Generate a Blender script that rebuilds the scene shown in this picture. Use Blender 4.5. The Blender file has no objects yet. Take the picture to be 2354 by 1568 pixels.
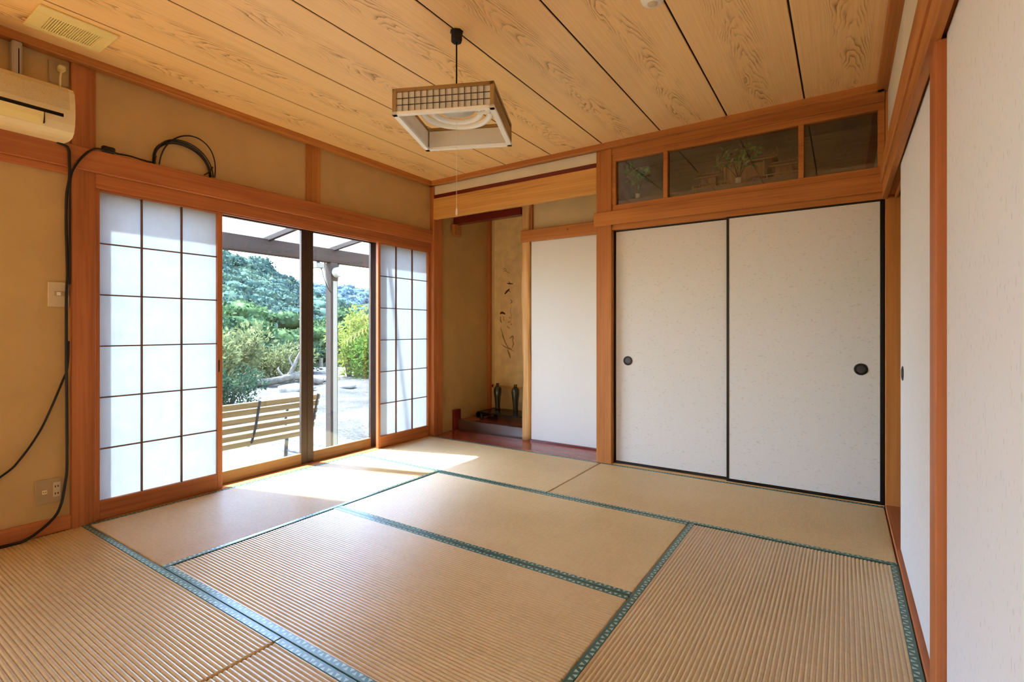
import bpy, bmesh, math, random
import numpy as np
from mathutils import Vector, Matrix
random.seed(7); rng = np.random.default_rng(7)
SC = bpy.context.scene
COL = SC.collection

# ------------------------------------------------------------------ camera, sky, sun, exposure
cam = bpy.data.objects.new('camera', bpy.data.cameras.new('camera')); COL.objects.link(cam)
cam.location = (3.437, -3.7325, 1.060)
cam.rotation_euler = (math.pi/2, 0, 0.5842)
cam.data.sensor_fit = 'HORIZONTAL'; cam.data.sensor_width = 36.0
cam.data.lens = 36.0*1151.57/2354.0
cam.data.shift_y = -(784-758)/2354.0
cam.data.clip_start = 0.02; cam.data.clip_end = 800
SC.camera = cam

SUN_TO = Vector((1.0, 0.30, -1.80)).normalized()       # direction the sunlight travels
world = bpy.data.worlds.new('world'); SC.world = world; world.use_nodes = True
wn = world.node_tree; wn.nodes.clear()
wo = wn.nodes.new('ShaderNodeOutputWorld'); wb = wn.nodes.new('ShaderNodeBackground')
sky = wn.nodes.new('ShaderNodeTexSky'); sky.sky_type = 'NISHITA'; sky.sun_disc = False
sky.sun_elevation = math.asin(-SUN_TO.z); sky.sun_rotation = math.atan2(-SUN_TO.x, -SUN_TO.y)
sky.air_density = 1.0; sky.dust_density = 0.8; sky.ozone_density = 2.5; sky.altitude = 50
wb.inputs['Strength'].default_value = 0.42
wn.links.new(sky.outputs[0], wb.inputs[0]); wn.links.new(wb.outputs[0], wo.inputs[0])
sun = bpy.data.objects.new('sun', bpy.data.lights.new('sun', 'SUN')); COL.objects.link(sun)
sun.data.energy = 8.0; sun.data.angle = math.radians(1.8); sun.data.color = (0.74, 0.88, 1.0)
sun.rotation_euler = SUN_TO.to_track_quat('-Z', 'Y').to_euler(); sun.location = (-8, -3, 14)
SC.view_settings.view_transform = 'Standard'; SC.view_settings.look = 'None'
SC.view_settings.gamma = 1.0; SC.view_settings.use_curve_mapping = False
SC.view_settings.exposure = 2.66
cy = SC.cycles
cy.use_denoising = True; cy.max_bounces = 6; cy.diffuse_bounces = 6; cy.glossy_bounces = 3; cy.use_adaptive_sampling = True; cy.adaptive_threshold = 0.04; cy.adaptive_min_samples = 16
cy.transmission_bounces = 8; cy.transparent_max_bounces = 16; cy.sample_clamp_indirect = 6.0
cy.caustics_reflective = False; cy.caustics_refractive = False; cy.blur_glossy = 0.5

# ------------------------------------------------------------------ materials
def lin(c):
    return tuple(((v/255)/12.92 if v/255 <= .04045 else ((v/255+.055)/1.055)**2.4) for v in c) + (1.0,)
class NT:
    def __init__(s, name):
        s.m = bpy.data.materials.new(name); s.m.use_nodes = True
        s.t = s.m.node_tree; s.t.nodes.clear(); s.out = s.n('OutputMaterial')
    def n(s, typ, **kw):
        nd = s.t.nodes.new('ShaderNode'+typ)
        for k, v in kw.items():
            if k in nd.inputs: nd.inputs[k].default_value = v
            else: setattr(nd, k, v)
        return nd
    def l(s, a, b): s.t.links.new(a, b)
    def val(s, inp, v):
        if hasattr(v, 'is_output') or hasattr(v, 'links'): s.l(v, inp)
        else: inp.default_value = v
    def math(s, op, a, b=None, c=None):
        nd = s.t.nodes.new('ShaderNodeMath'); nd.operation = op
        for i, v in enumerate((a, b, c)):
            if v is not None: s.val(nd.inputs[i], v)
        return nd.outputs[0]
    def mix(s, f, a, b):
        nd = s.t.nodes.new('ShaderNodeMix'); nd.data_type = 'RGBA'
        s.val(nd.inputs[0], f); s.val(nd.inputs[6], a); s.val(nd.inputs[7], b)
        return nd.outputs[2]
    def coord(s, scale=(1, 1, 1), out='Object', rnd=0):
        tc = s.n('TexCoord'); mp = s.n('Mapping'); mp.inputs['Scale'].default_value = scale
        s.l(tc.outputs[out], mp.inputs[0])
        if rnd:
            oi = s.n('ObjectInfo'); mu = s.math('MULTIPLY', oi.outputs['Random'], rnd)
            cb = s.n('CombineXYZ'); s.l(mu, cb.inputs[0]); s.l(mu, cb.inputs[1]); s.l(mu, cb.inputs[2])
            s.l(cb.outputs[0], mp.inputs['Location'])
        return mp.outputs[0]
    def noise(s, vec, scale, detail=3, rough=.5, dist=0.0):
        nd = s.n('TexNoise'); nd.inputs['Scale'].default_value = scale; nd.inputs['Detail'].default_value = detail
        nd.inputs['Roughness'].default_value = rough; nd.inputs['Distortion'].default_value = dist
        s.l(vec, nd.inputs['Vector']); return nd.outputs[0]
    def ramp(s, f, stops):
        nd = s.n('ValToRGB'); el = nd.color_ramp.elements
        while len(el) < len(stops): el.new(.5)
        for e, (p, c) in zip(el, stops): e.position = p; e.color = c if len(c) == 4 else tuple(c)+(1,)
        s.l(f, nd.inputs[0]); return nd.outputs[0]
    def bump(s, h, strength=.3, dist=.002):
        nd = s.n('Bump'); nd.inputs['Strength'].default_value = strength; nd.inputs['Distance'].default_value = dist
        s.l(h, nd.inputs['Height']); return nd.outputs[0]
    def bsdf(s, col, rough=.6, spec=.35, metal=0, normal=None, **kw):
        p = s.n('BsdfPrincipled'); s.val(p.inputs['Base Color'], col); s.val(p.inputs['Roughness'], rough)
        p.inputs['Specular IOR Level'].default_value = spec; p.inputs['Metallic'].default_value = metal
        if normal is not None: s.l(normal, p.inputs['Normal'])
        for k, v in kw.items(): s.val(p.inputs[k], v)
        s.l(p.outputs[0], s.out.inputs[0]); return p
M = {}
def plain(name, c, rough=.6, spec=.35, metal=0, var=.0):
    t = NT(name)
    if var:
        f = t.noise(t.coord(), 9, 4)
        c1 = lin([v*(1-var) for v in c]); c2 = lin([min(255, v*(1+var)) for v in c])
        t.bsdf(t.ramp(f, [(.3, c1), (.7, c2)]), rough, spec, metal)
    else: t.bsdf(lin(c), rough, spec, metal)
    M[name] = t.m; return t.m
def wood(name, c, axis, rough=.5, spec=.3, var=.16, fine=70, broad=7):
    """timber with grain running along one axis"""
    t = NT(name)
    def sc(a, l): return tuple(l if 'xyz'[i] == axis else a for i in range(3))
    f1 = t.noise(t.coord(sc(broad, .5), rnd=13), 1.0, 4, .6, .6)
    f2 = t.noise(t.coord(sc(fine, 1.2), rnd=13), 1.0, 2, .6)
    f = t.math('ADD', t.math('MULTIPLY', f1, .65), t.math('MULTIPLY', f2, .35))
    c1 = lin([v*k for v, k in zip(c, (1-var*.8, 1-var*1.1, 1-var*1.4))]); c2 = lin([min(255, v*k) for v, k in zip(c, (1+var*.6, 1+var*.8, 1+var*.9))])
    t.bsdf(t.ramp(f, [(.35, c1), (.5, lin(c)), (.66, c2)]), rough, spec, normal=t.bump(f2, .12, .001))
    M[name] = t.m; return t.m
ORANGE = (186, 119, 61)
for a in 'xyz': wood('cedar_'+a, ORANGE, a)
for a in 'xyz': wood('redcedar_'+a, (178, 106, 61), a)
for a in 'xyz': wood('muntin_wood_'+a, (104, 66, 42), a)  # darker than the frame wood: backlit shade of the muntins put into the colour
for a in 'xyz': wood('palewood_'+a, (220, 172, 110), a, .45)
wood('beam_x', (212, 158, 88), 'x', .5)
wood('red_board', (148, 70, 50), 'x', .22, .8)
wood('lacquer_red', (112, 34, 26), 'x', .25, .6)
wood('dark_lacquer_wood', (98, 74, 66), 'x', .28, .9)
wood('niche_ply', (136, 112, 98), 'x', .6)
for a in 'xyz': wood('shrine_wood_'+a, (196, 150, 112), a, .5)
for a in 'xyz': wood('greywood_'+a, (66, 55, 49), a, .8, .2, .22)
for a in 'xyz': wood('bench_wood_'+a, (132, 112, 80), a, .7, .2, .2)
for a in 'xz': wood('lampwood_'+a, (156, 122, 76), a)
wood('sash_sunlit_bronze', (140, 104, 62), 'y', .5)  # bottom rail bronze painted lighter, as if lit amber by the sun
plain('lattice_dark', (84, 72, 62), .6)
def m_plaster(name, c, bump=.25, var=.022):
    t = NT(name); v = t.coord()
    f = t.noise(v, 5, 5, .6); g = t.noise(v, 420, 2)
    c1 = lin([x*(1-var) for x in c]); c2 = lin([x*(1+var) for x in c])
    t.bsdf(t.ramp(f, [(.3, c1), (.7, c2)]), .9, .15, normal=t.bump(g, bump, .0012)); M[name] = t.m
m_plaster('plaster_ochre', (196, 163, 112)); m_plaster('plaster_cream', (226, 218, 196), .15, .03)
m_plaster('plaster_tan', (208, 184, 138)); m_plaster('plaster_outer', (200, 195, 185))
def m_ceiling():
    t = NT('ceiling_board'); tc = t.n('TexCoord'); oi = t.n('ObjectInfo')
    sp = t.n('SeparateXYZ'); t.l(tc.outputs['Object'], sp.inputs[0])
    off = t.math('MULTIPLY', oi.outputs['Random'], 37.0)
    cb = t.n('CombineXYZ'); t.l(t.math('ADD', sp.outputs[0], off), cb.inputs[0]); t.l(t.math('ADD', sp.outputs[1], off), cb.inputs[1]); t.l(off, cb.inputs[2])
    vec = cb.outputs[0]
    def mp(sx, sy):
        m = t.n('Mapping'); m.inputs['Scale'].default_value = (sx, sy, 1); t.l(vec, m.inputs[0]); return m.outputs[0]
    warp = t.noise(mp(6, 1.6), 1, 3, .5)
    warp2 = t.noise(mp(30, 6), 1, 2, .5)
    x = t.math('ADD', sp.outputs[0], t.math('MULTIPLY', t.math('SUBTRACT', warp, .5), .10))
    x2 = t.math('MULTIPLY', x, x)
    ph = t.math('ADD', t.math('MULTIPLY', sp.outputs[1], 9.0), t.math('ADD', t.math('MULTIPLY', x2, -620.0), t.math('ADD', t.math('MULTIPLY', warp, 9.0), t.math('MULTIPLY', warp2, 1.6))))
    fr = t.math('FRACT', ph)
    line = t.math('POWER', fr, 3.5)
    ax = t.math('ABSOLUTE', x)
    mr = t.n('MapRange'); t.l(ax, mr.inputs[0]); mr.inputs[1].default_value = .045; mr.inputs[2].default_value = .125; mr.inputs[3].default_value = 1; mr.inputs[4].default_value = 0; mr.interpolation_type = 'SMOOTHSTEP'
    patch = t.noise(mp(16, 5), 1, 2, .5)
    pm = t.n('MapRange'); t.l(patch, pm.inputs[0]); pm.inputs[1].default_value = .38; pm.inputs[2].default_value = .62
    mask = t.math('MULTIPLY', t.math('MULTIPLY', line, mr.outputs[0]), pm.outputs[0])
    fine = t.noise(mp(150, 2.0), 1, 2, .6)
    base = t.ramp(fine, [(.3, lin((238, 194, 132))), (.7, lin((248, 209, 150)))])
    col = t.mix(t.math('MULTIPLY', mask, .95), base, lin((132, 80, 36)))
    t.bsdf(col, .38, .5); M['ceiling_board'] = t.m
m_ceiling()
def m_tatami(name, along):
    """woven rush; long axis of the mat given, fine weft stripes across it"""
    t = NT(name)
    lo, hi = (1, 1), None
    a = (2.2, 260, 1) if along == 'x' else (260, 2.2, 1)
    b = (420, 9, 1) if along == 'x' else (9, 420, 1)
    f1 = t.noise(t.coord((1.3, 1.3, 1), rnd=11), 1.0, 3, .6)
    f2 = t.noise(t.coord(b, rnd=11), 1.0, 2, .6)
    f3 = t.noise(t.coord((60, 60, 1), rnd=11), 1.0, 2, .5)
    f = t.math('ADD', t.math('MULTIPLY', f1, .45), t.math('ADD', t.math('MULTIPLY', f2, .3), t.math('MULTIPLY', f3, .25)))
    c = t.ramp(f, [(.3, lin((182, 153, 105))), (.5, lin((203, 174, 125))), (.7, lin((216, 190, 143)))])
    t.bsdf(c, .28, 1.0, normal=t.bump(f2, .12, .0005)); M[name] = t.m
m_tatami('rush_x', 'x'); m_tatami('rush_y', 'y')
def m_heri():
    t = NT('heri_cloth'); uv = t.n('UVMap'); sp = t.n('SeparateXYZ'); t.l(uv.outputs[0], sp.inputs[0])
    u = t.math('FRACT', t.math('MULTIPLY', sp.outputs[0], 1/.041)); v = sp.outputs[1]
    vv = t.math('DIVIDE', t.math('SUBTRACT', v, .34), .56)
    inb = t.math('MULTIPLY', t.math('GREATER_THAN', vv, 0.0), t.math('LESS_THAN', vv, 1.0))
    d1 = t.math('ABSOLUTE', t.math('SUBTRACT', u, .25)); d2 = t.math('ABSOLUTE', t.math('SUBTRACT', u, .75))
    a = t.math('LESS_THAN', d1, t.math('MULTIPLY', t.math('SUBTRACT', .90, vv), .21))
    b = t.math('LESS_THAN', d2, t.math('MULTIPLY', t.math('SUBTRACT', vv, .10), .21))
    k = t.math('MULTIPLY', t.math('MAXIMUM', a, b), inb)
    col = t.mix(k, lin((30, 84, 72)), lin((160, 192, 176)))
    t.bsdf(col, .34, 1.0); M['heri_cloth'] = t.m
m_heri()
def m_fusuma(name, c, fl, amt, vert=True):
    t = NT(name)
    s = (120, 120, 45) if vert else (55, 55, 120)
    f = t.noise(t.coord(s), 1.0, 1, .3)
    k = t.math('MULTIPLY', t.math('GREATER_THAN', f, .70), amt)
    g = t.noise(t.coord((260, 260, 260)), 1, 2)
    fib = t.noise(t.coord((60, 60, 6)), 1, 3)
    base = t.mix(t.math('MULTIPLY', fib, .10), lin(c), lin([v*.9 for v in c]))
    t.bsdf(t.mix(k, base, lin(fl)), .75, .2, normal=t.bump(g, .06, .0005)); M[name] = t.m
m_fusuma('fusuma_paper', (224, 222, 219), (172, 166, 156), .3, False)
m_fusuma('fusuma_paper_side', (222, 222, 226), (172, 168, 168), .34, True)
m_fusuma('panel_paper', (228, 229, 230), (214, 212, 206), .3, True)
plain('black_lacquer', (14, 10, 10), .3, .5)
def m_shoji():
    t = NT('shoji_paper'); f = t.noise(t.coord((14, 14, 14), rnd=9), 1, 5, .65)
    ft = t.noise(t.coord((60, 60, 12), rnd=9), 1, 3, .6)
    ff = t.math('ADD', t.math('MULTIPLY', f, .6), t.math('MULTIPLY', ft, .4))
    tr = t.n('BsdfTranslucent'); df = t.n('BsdfDiffuse'); mx = t.n('MixShader')
    t.l(t.ramp(ff, [(.3, lin((116, 119, 120))), (.7, lin((134, 137, 138)))]), tr.inputs[0]); df.inputs[0].default_value = lin((225, 226, 226))
    mx.inputs[0].default_value = .42; t.l(tr.outputs[0], mx.inputs[1]); t.l(df.outputs[0], mx.inputs[2]); t.l(mx.outputs[0], t.out.inputs[0])
    M['shoji_paper'] = t.m
m_shoji()
def m_glass(name, tint, refl=1.0, rough=0.0):
    t = NT(name); tr = t.n('BsdfTransparent'); tr.inputs[0].default_value = tint + (1,)
    gl = t.n('BsdfGlossy'); gl.inputs['Roughness'].default_value = rough; gl.inputs[0].default_value = (1, 1, 1, 1)
    lw = t.n('LayerWeight'); lw.inputs[0].default_value = .5; mx = t.n('MixShader')
    fr = t.math('ADD', .04, t.math('MULTIPLY', .96, t.math('POWER', lw.outputs['Facing'], 5.0)))
    t.l(t.math('MINIMUM', t.math('MULTIPLY', fr, refl), 1.0), mx.inputs[0]); t.l(tr.outputs[0], mx.inputs[1]); t.l(gl.outputs[0], mx.inputs[2]); t.l(mx.outputs[0], t.out.inputs[0])
    M[name] = t.m
m_glass('window_glass', (.96, .975, .97)); m_glass('transom_glass', (.88, .88, .86), 1.6)
def m_sheet():
    t = NT('roof_sheet'); tr = t.n('BsdfTransparent'); tr.inputs[0].default_value = (.93, .94, .95, 1)
    tl = t.n('BsdfTranslucent'); tl.inputs[0].default_value = (.85, .87, .9, 1)
    mx = t.n('MixShader'); mx.inputs[0].default_value = .22
    t.l(tr.outputs[0], mx.inputs[1]); t.l(tl.outputs[0], mx.inputs[2]); t.l(mx.outputs[0], t.out.inputs[0]); M['roof_sheet'] = t.m
m_sheet()
def m_thin(name, c, trans, w):
    t = NT(name); tl = t.n('BsdfTranslucent'); tl.inputs[0].default_value = lin(trans); df = t.n('BsdfDiffuse'); df.inputs[0].default_value = lin(c)
    mx = t.n('MixShader'); mx.inputs[0].default_value = w; t.l(df.outputs[0], mx.inputs[1]); t.l(tl.outputs[0], mx.inputs[2]); t.l(mx.outputs[0], t.out.inputs[0]); M[name] = t.m
m_thin('lamp_paper', (246, 242, 234), (250, 242, 228), .35)
def m_leaf(name, c1, c2, scale=.5, tr=.3, deep=None):
    t = NT(name); v = t.coord(rnd=5)
    f = t.noise(v, scale, 4, .65); g = t.noise(v, scale*9, 2, .6)
    ff = t.math('ADD', t.math('MULTIPLY', f, .6), t.math('MULTIPLY', g, .4))
    stops = [(.36, lin(c1)), (.62, lin(c2))]
    col = t.ramp(ff, stops)
    tl = t.n('BsdfTranslucent'); df = t.n('BsdfDiffuse'); mx = t.n('MixShader'); mx.inputs[0].default_value = tr
    t.l(col, tl.inputs[0]); t.l(col, df.inputs[0]); t.l(df.outputs[0], mx.inputs[1]); t.l(tl.outputs[0], mx.inputs[2]); t.l(mx.outputs[0], t.out.inputs[0])
    M[name] = t.m
m_leaf('forest_leaf_haze', (34, 54, 62), (88, 106, 86), .12, .15)  # distance haze and blue-dark canopy shade are painted into the leaf colours
m_leaf('forest_leaf_near', (32, 52, 46), (92, 112, 68), .3, .2)
m_leaf('forest_leaf_far_haze', (50, 70, 84), (92, 108, 110), .1, .15)  # bluer still: haze of the far ridge painted into the colour
m_leaf('shrub_green', (50, 78, 32), (104, 126, 54), 3, .35)
m_leaf('shrub_yellow', (92, 100, 40), (144, 146, 72), 3, .35)
m_leaf('shrub_olive', (76, 86, 54), (130, 130, 88), 3, .3)
m_leaf('shrub_dark', (32, 52, 46), (66, 84, 58), 4, .25)
m_leaf('palm_leaf', (86, 92, 42), (128, 126, 70), 2, .3)
m_leaf('sakaki_leaf', (64, 136, 66), (150, 200, 110), 6, .2)
plain('bark_pale', (108, 100, 90), .9, .1, 0, .2); plain('bark_dark', (84, 70, 58), .9, .1, 0, .2)
def m_ground():
    t = NT('sand_ground'); v = t.coord()
    f = t.noise(v, .8, 5, .65); g = t.noise(v, 26, 3, .7)
    c = t.ramp(t.math('ADD', t.math('MULTIPLY', f, .5), t.math('MULTIPLY', g, .5)), [(.38, lin((44, 42, 39))), (.5, lin((72, 68, 63))), (.62, lin((88, 83, 77)))])
    t.bsdf(c, .95, .1, normal=t.bump(g, .6, .03)); M['sand_ground'] = t.m
m_ground()
plain('hill_soil', (44, 62, 52), .95, .1, 0, .2); plain('stone', (140, 134, 126), .9, .2, 0, .15)
plain('bronze', (72, 54, 44), .42, .4, .3); plain('steel_post', (138, 136, 130), .5, .4, .3); plain('steel_box', (168, 168, 164), .5, .4, .2)
plain('iron_dark', (52, 54, 58), .5, .4, .3)
plain('ac_plastic', (222, 204, 164), .4, .4); plain('ac_slot', (24, 18, 14), .6, .2); plain('vent_plastic', (232, 214, 150), .45, .4)
plain('plate_beige', (176, 150, 112), .45, .4); plain('plate_white', (204, 184, 152), .4, .4); plain('socket_dark', (46, 38, 32), .6)
plain('cable_black', (26, 18, 16), .45, .4); plain('cord_black', (20, 16, 14), .5, .4)
plain('duct_grey', (178, 166, 150), .5); plain('white_plastic', (238, 236, 230), .35, .4); plain('tube_white', (244, 246, 248), .25, .5)
plain('lamp_white_trim', (244, 244, 242), .4); plain('string_white', (236, 226, 210), .8)
plain('scroll_silk', (226, 200, 150), .8, .2, 0, .06); plain('scroll_paper', (224, 194, 152), .85, .15, 0, .05); plain('ink', (72, 56, 42), .9, .1); plain('ink_pale', (160, 130, 94), .9, .1)
plain('ink_red', (192, 140, 108), .9, .1)
plain('vase_glaze', (64, 60, 42), .12, .6); plain('black_stand', (22, 18, 24), .25, .5); plain('porcelain', (226, 222, 214), .3, .5); plain('brass', (190, 150, 80), .3, .5, .8)
plain('handle_black', (28, 26, 28), .35, .5, .2); plain('handle_grey', (74, 68, 70), .4, .5, .3); plain('gap_shade', (40, 24, 14), .9, .1)
plain('slot_black', (8, 6, 5), .9, .05)
def m_acgrille():
    t = NT('ac_grille'); vo = t.n('TexVoronoi'); vo.inputs['Scale'].default_value = 260
    t.l(t.coord(), vo.inputs['Vector'])
    k = t.math('LESS_THAN', vo.outputs['Distance'], .3)
    t.bsdf(t.mix(t.math('MULTIPLY', k, .4), lin((208, 188, 146)), lin((130, 108, 72))), .5); M['ac_grille'] = t.m
m_acgrille()

# ------------------------------------------------------------------ mesh builder and scene helpers
class MB:
    def __init__(s): s.bm = bmesh.new(); s.uv = None
    def box(s, x0, x1, y0, y1, z0, z1, bev=0.0, seg=1):
        b = bmesh.new()
        r = bmesh.ops.create_cube(b, size=1)
        for v in b.verts:
            v.co = Vector((x0 + (v.co.x+.5)*(x1-x0), y0 + (v.co.y+.5)*(y1-y0), z0 + (v.co.z+.5)*(z1-z0)))
        if bev: bmesh.ops.bevel(b, geom=list(b.edges), offset=min(bev, .45*min(abs(x1-x0), abs(y1-y0), abs(z1-z0))), segments=seg, affect='EDGES', profile=.5)
        s.add(b); return s
    def add(s, b, mat=None):
        if mat is not None: b.transform(mat)
        me = bpy.data.meshes.new('tmp'); b.to_mesh(me); b.free(); s.bm.from_mesh(me); bpy.data.meshes.remove(me)
    def quad(s, a, b, c, d):
        s.bm.faces.new([s.bm.verts.new(p) for p in (a, b, c, d)]); return s
    def poly(s, pts): s.bm.faces.new([s.bm.verts.new(p) for p in pts]); return s
    def tube(s, pts, r, seg=8, cap=True):
        pts = [Vector(p) for p in pts]; n = len(pts); rs = r if hasattr(r, '__len__') else [r]*n
        rings = []; up = None
        for i, p in enumerate(pts):
            t = (pts[min(i+1, n-1)] - pts[max(i-1, 0)]).normalized()
            if up is None:
                up = Vector((0, 0, 1)) if abs(t.z) < .9 else Vector((1, 0, 0))
            sd = t.cross(up)
            if sd.length < 1e-6: sd = t.orthogonal()
            sd.normalize(); up = sd.cross(t).normalized()
            rings.append([s.bm.verts.new(p + (sd*math.cos(2*math.pi*k/seg) + up*math.sin(2*math.pi*k/seg))*rs[i]) for k in range(seg)])
        for a, b in zip(rings, rings[1:]):
            for k in range(seg): s.bm.faces.new((a[k], a[(k+1) % seg], b[(k+1) % seg], b[k]))
        if cap:
            s.bm.faces.new(rings[0][::-1]); s.bm.faces.new(rings[-1])
        return s
    def lathe(s, prof, c, seg=24, axis='z'):
        c = Vector(c); rings = []
        for (r, h) in prof:
            ring = []
            for k in range(seg):
                a = 2*math.pi*k/seg; x, y = r*math.cos(a), r*math.sin(a)
                p = {'z': (x, y, h), 'y': (x, h, y), 'x': (h, x, y)}[axis]
                ring.append(s.bm.verts.new(c + Vector(p)))
            rings.append(ring)
        for a, b in zip(rings, rings[1:]):
            for k in range(seg): s.bm.faces.new((a[k], a[(k+1) % seg], b[(k+1) % seg], b[k]))
        s.bm.faces.new(rings[0][::-1]); s.bm.faces.new(rings[-1]); return s
    def prism(s, pts, axis, a, b):
        """extrude a closed 2-D outline along an axis between a and b"""
        def P(p, t): return {'x': (t, p[0], p[1]), 'y': (p[0], t, p[1]), 'z': (p[0], p[1], t)}[axis]
        A = [s.bm.verts.new(P(p, a)) for p in pts]; B_ = [s.bm.verts.new(P(p, b)) for p in pts]; n = len(pts)
        s.bm.faces.new(A); s.bm.faces.new(B_[::-1])
        for i in range(n): s.bm.faces.new((A[i], A[(i+1) % n], B_[(i+1) % n], B_[i]))
        return s
    def mesh(s, name, mat, origin=(0, 0, 0), smooth=False):
        bmesh.ops.recalc_face_normals(s.bm, faces=list(s.bm.faces))
        me = bpy.data.meshes.new(name)
        if any(origin): bmesh.ops.translate(s.bm, verts=s.bm.verts, vec=-Vector(origin))
        s.bm.to_mesh(me); s.bm.free()
        if mat: me.materials.append(M[mat] if isinstance(mat, str) else mat)
        if smooth:
            for p in me.polygons: p.use_smooth = True
        return me
    def build(s, name, mat, parent=None, origin=None, smooth=False):
        o = origin if origin is not None else (tuple(parent['_o']) if parent is not None and '_o' in parent else (0, 0, 0))
        ob = bpy.data.objects.new(name, s.mesh(name, mat, o, smooth)); COL.objects.link(ob)
        if parent is not None: ob.parent = parent; ob['_o'] = tuple(o)
        else: ob.location = o; ob['_o'] = tuple(o)
        return ob
def tag(o, label, cat, group=None, kind=None):
    o['label'] = label; o['category'] = cat
    if group: o['group'] = group
    if kind: o['kind'] = kind
    return o
def thing(name, label, cat, loc, group=None, kind=None):
    o = bpy.data.objects.new(name, None); COL.objects.link(o); o.location = loc; o.empty_display_size = .05; o['_o'] = tuple(loc)
    return tag(o, label, cat, group, kind)
def bx(*a, bev=.002): return MB().box(*a, bev=bev)
def dup(o, name=None, parent=None, loc=None):
    c = o.copy(); COL.objects.link(c)
    if parent is not None: c.parent = parent
    if loc is not None: c.location = loc
    return c
def np_mesh(name, V, F, mat):
    me = bpy.data.meshes.new(name); V = np.asarray(V, np.float32); F = np.asarray(F, np.int32); k = F.shape[1]
    me.vertices.add(len(V)); me.vertices.foreach_set('co', V.ravel())
    me.loops.add(F.size); me.loops.foreach_set('vertex_index', F.ravel())
    me.polygons.add(len(F)); me.polygons.foreach_set('loop_start', np.arange(0, F.size, k, dtype=np.int32))
    me.update(calc_edges=True); me.validate(); me.materials.append(M[mat]); return me
def np_obj(name, V, F, mat, parent=None, loc=(0, 0, 0)):
    o = bpy.data.objects.new(name, np_mesh(name, V, F, mat)); COL.objects.link(o)
    if parent is not None: o.parent = parent; o['_o'] = tuple(parent['_o'])
    else: o.location = loc
    return o

W = 3.645; CEIL = 2.53; U = .91
Y1, Y2, Y3, Y4 = -.905, -1.81, -2.73, -3.64
X1, X2, X3 = .918, 1.826, 2.730

# ================================================================== THE SETTING
tag(bx(-.15, 5.0, -7.35, 1.2, -.12, -.056, bev=0).build('floor', 'niche_ply'), 'wooden subfloor under the straw mats', 'floor', kind='structure')
tag(bx(-.02, 5.0, -7.35, -3.645, -.055, 0.0, bev=0).build('floor', 'palewood_y'), 'plain wooden floor of the next room', 'floor', kind='structure')
# unseen roof slab put in to block sky light, small eave on garden side
tag(bx(-.50, 5.1, -7.5, 1.35, 2.60, 2.74, bev=0).build('ceiling', 'plaster_outer'), 'unseen roof slab blocking sky light above the board ceiling', 'roof', kind='structure')
ceil = thing('ceiling', 'golden wood grain ceiling of wide boards with joints filled in dark for shade', 'ceiling', (W/2, -1.82, CEIL), kind='structure')
bx(0, W+.02, Y4-.05, 0.0, CEIL+.022, CEIL+.035, bev=0).build('backing', 'slot_black', ceil)  # black backing deepens the shade painted in the board gaps
sp = .4615; gap = .0085
bm0 = MB().box(-sp/2+gap/2, sp/2-gap/2, -1.90, 1.86, 0, .022, bev=.0025)
me_board = bm0.mesh('ceiling_board', 'ceiling_board')
for k in range(8):
    o = bpy.data.objects.new('ceiling_board', me_board); COL.objects.link(o); o.parent = ceil
    o.location = (sp*(k+.5) - W/2, 0, 0)
for k in range(1, 8): bx(sp*k-gap/2+.0005, sp*k+gap/2-.0005, Y4-.05, 0.0, CEIL+.003, CEIL+.022, bev=0).build('joint_shade', 'gap_shade', ceil)  # dark filler in the board gaps stands in for their depth shade
tag(bx(-.02, 5.0, -7.35, Y4-.07, CEIL, CEIL+.03, bev=0).build('ceiling', 'plaster_cream'), 'plain ceiling of the next room', 'ceiling', kind='structure')

wl = MB()
wl.box(-.135, -.015, -4.5, -2.80, -.1, 2.6); wl.box(-.135, -.015, -7.35, -6.9, -.1, 2.6); wl.box(-.135, -.015, -6.9, -4.5, 1.95, 2.6); wl.box(-.135, -.015, -2.80, .11, 1.92, 2.6); wl.box(-.135, -.015, .10, 1.12, -.1, 2.6)  # unseen next-room opening is sized for the daylight it lets in
tag(wl.build('wall_left', 'plaster_ochre'), 'sandy ochre plaster wall around the garden window', 'wall', kind='structure')
wb_ = MB(); wb_.box(-.1, 1.85, 1.00, 1.12, -.1, 2.6); wb_.box(1.85, 5.0, .98, 1.12, -.1, 2.6)
tag(wb_.build('wall_back', 'plaster_tan'), 'tan plaster back wall of the alcove', 'wall', kind='structure')
tag(bx(.93, .95, .43, 1.0, -.1, 2.6, bev=0).build('wall_alcove', 'plaster_tan'), 'plaster side wall between alcove and white panel', 'wall', kind='structure')
tag(bx(.95, 1.80, .36, .39, 2.005, 2.6, bev=0).build('wall_alcove_upper', 'plaster_tan'), 'small tan plaster panel above the orange rail', 'wall', kind='structure')
tag(bx(1.80, 1.90, .11, 1.0, -.1, 2.6, bev=0).build('wall_closet_side', 'plaster_tan'), 'plaster partition behind the alcove post', 'wall', kind='structure')
tag(bx(0, 1.786, .012, .03, 2.40, 2.49, bev=0).build('wall_alcove_strip', 'plaster_cream'), 'narrow pale plaster strip above the alcove beam', 'wall', kind='structure')
tag(bx(-.02, .95, .03, 1.0, 2.46, 2.50, bev=0).build('ceiling_alcove', 'palewood_x'), 'wooden ceiling inside the alcove', 'ceiling', kind='structure')
tag(bx(.95, 1.80, .03, .36, 2.46, 2.50, bev=0).build('ceiling_alcove', 'palewood_x'), 'wooden ceiling over the alcove board', 'ceiling', kind='structure')
wr = MB(); wr.box(3.66, 3.78, -7.35, .12, 2.03, 2.6); wr.box(3.66, 3.78, -7.35, Y4-.02, -.1, 2.6)
tag(wr.build('wall_right', 'plaster_cream'), 'cream plaster wall above the sliding panels', 'wall', kind='structure')
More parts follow.
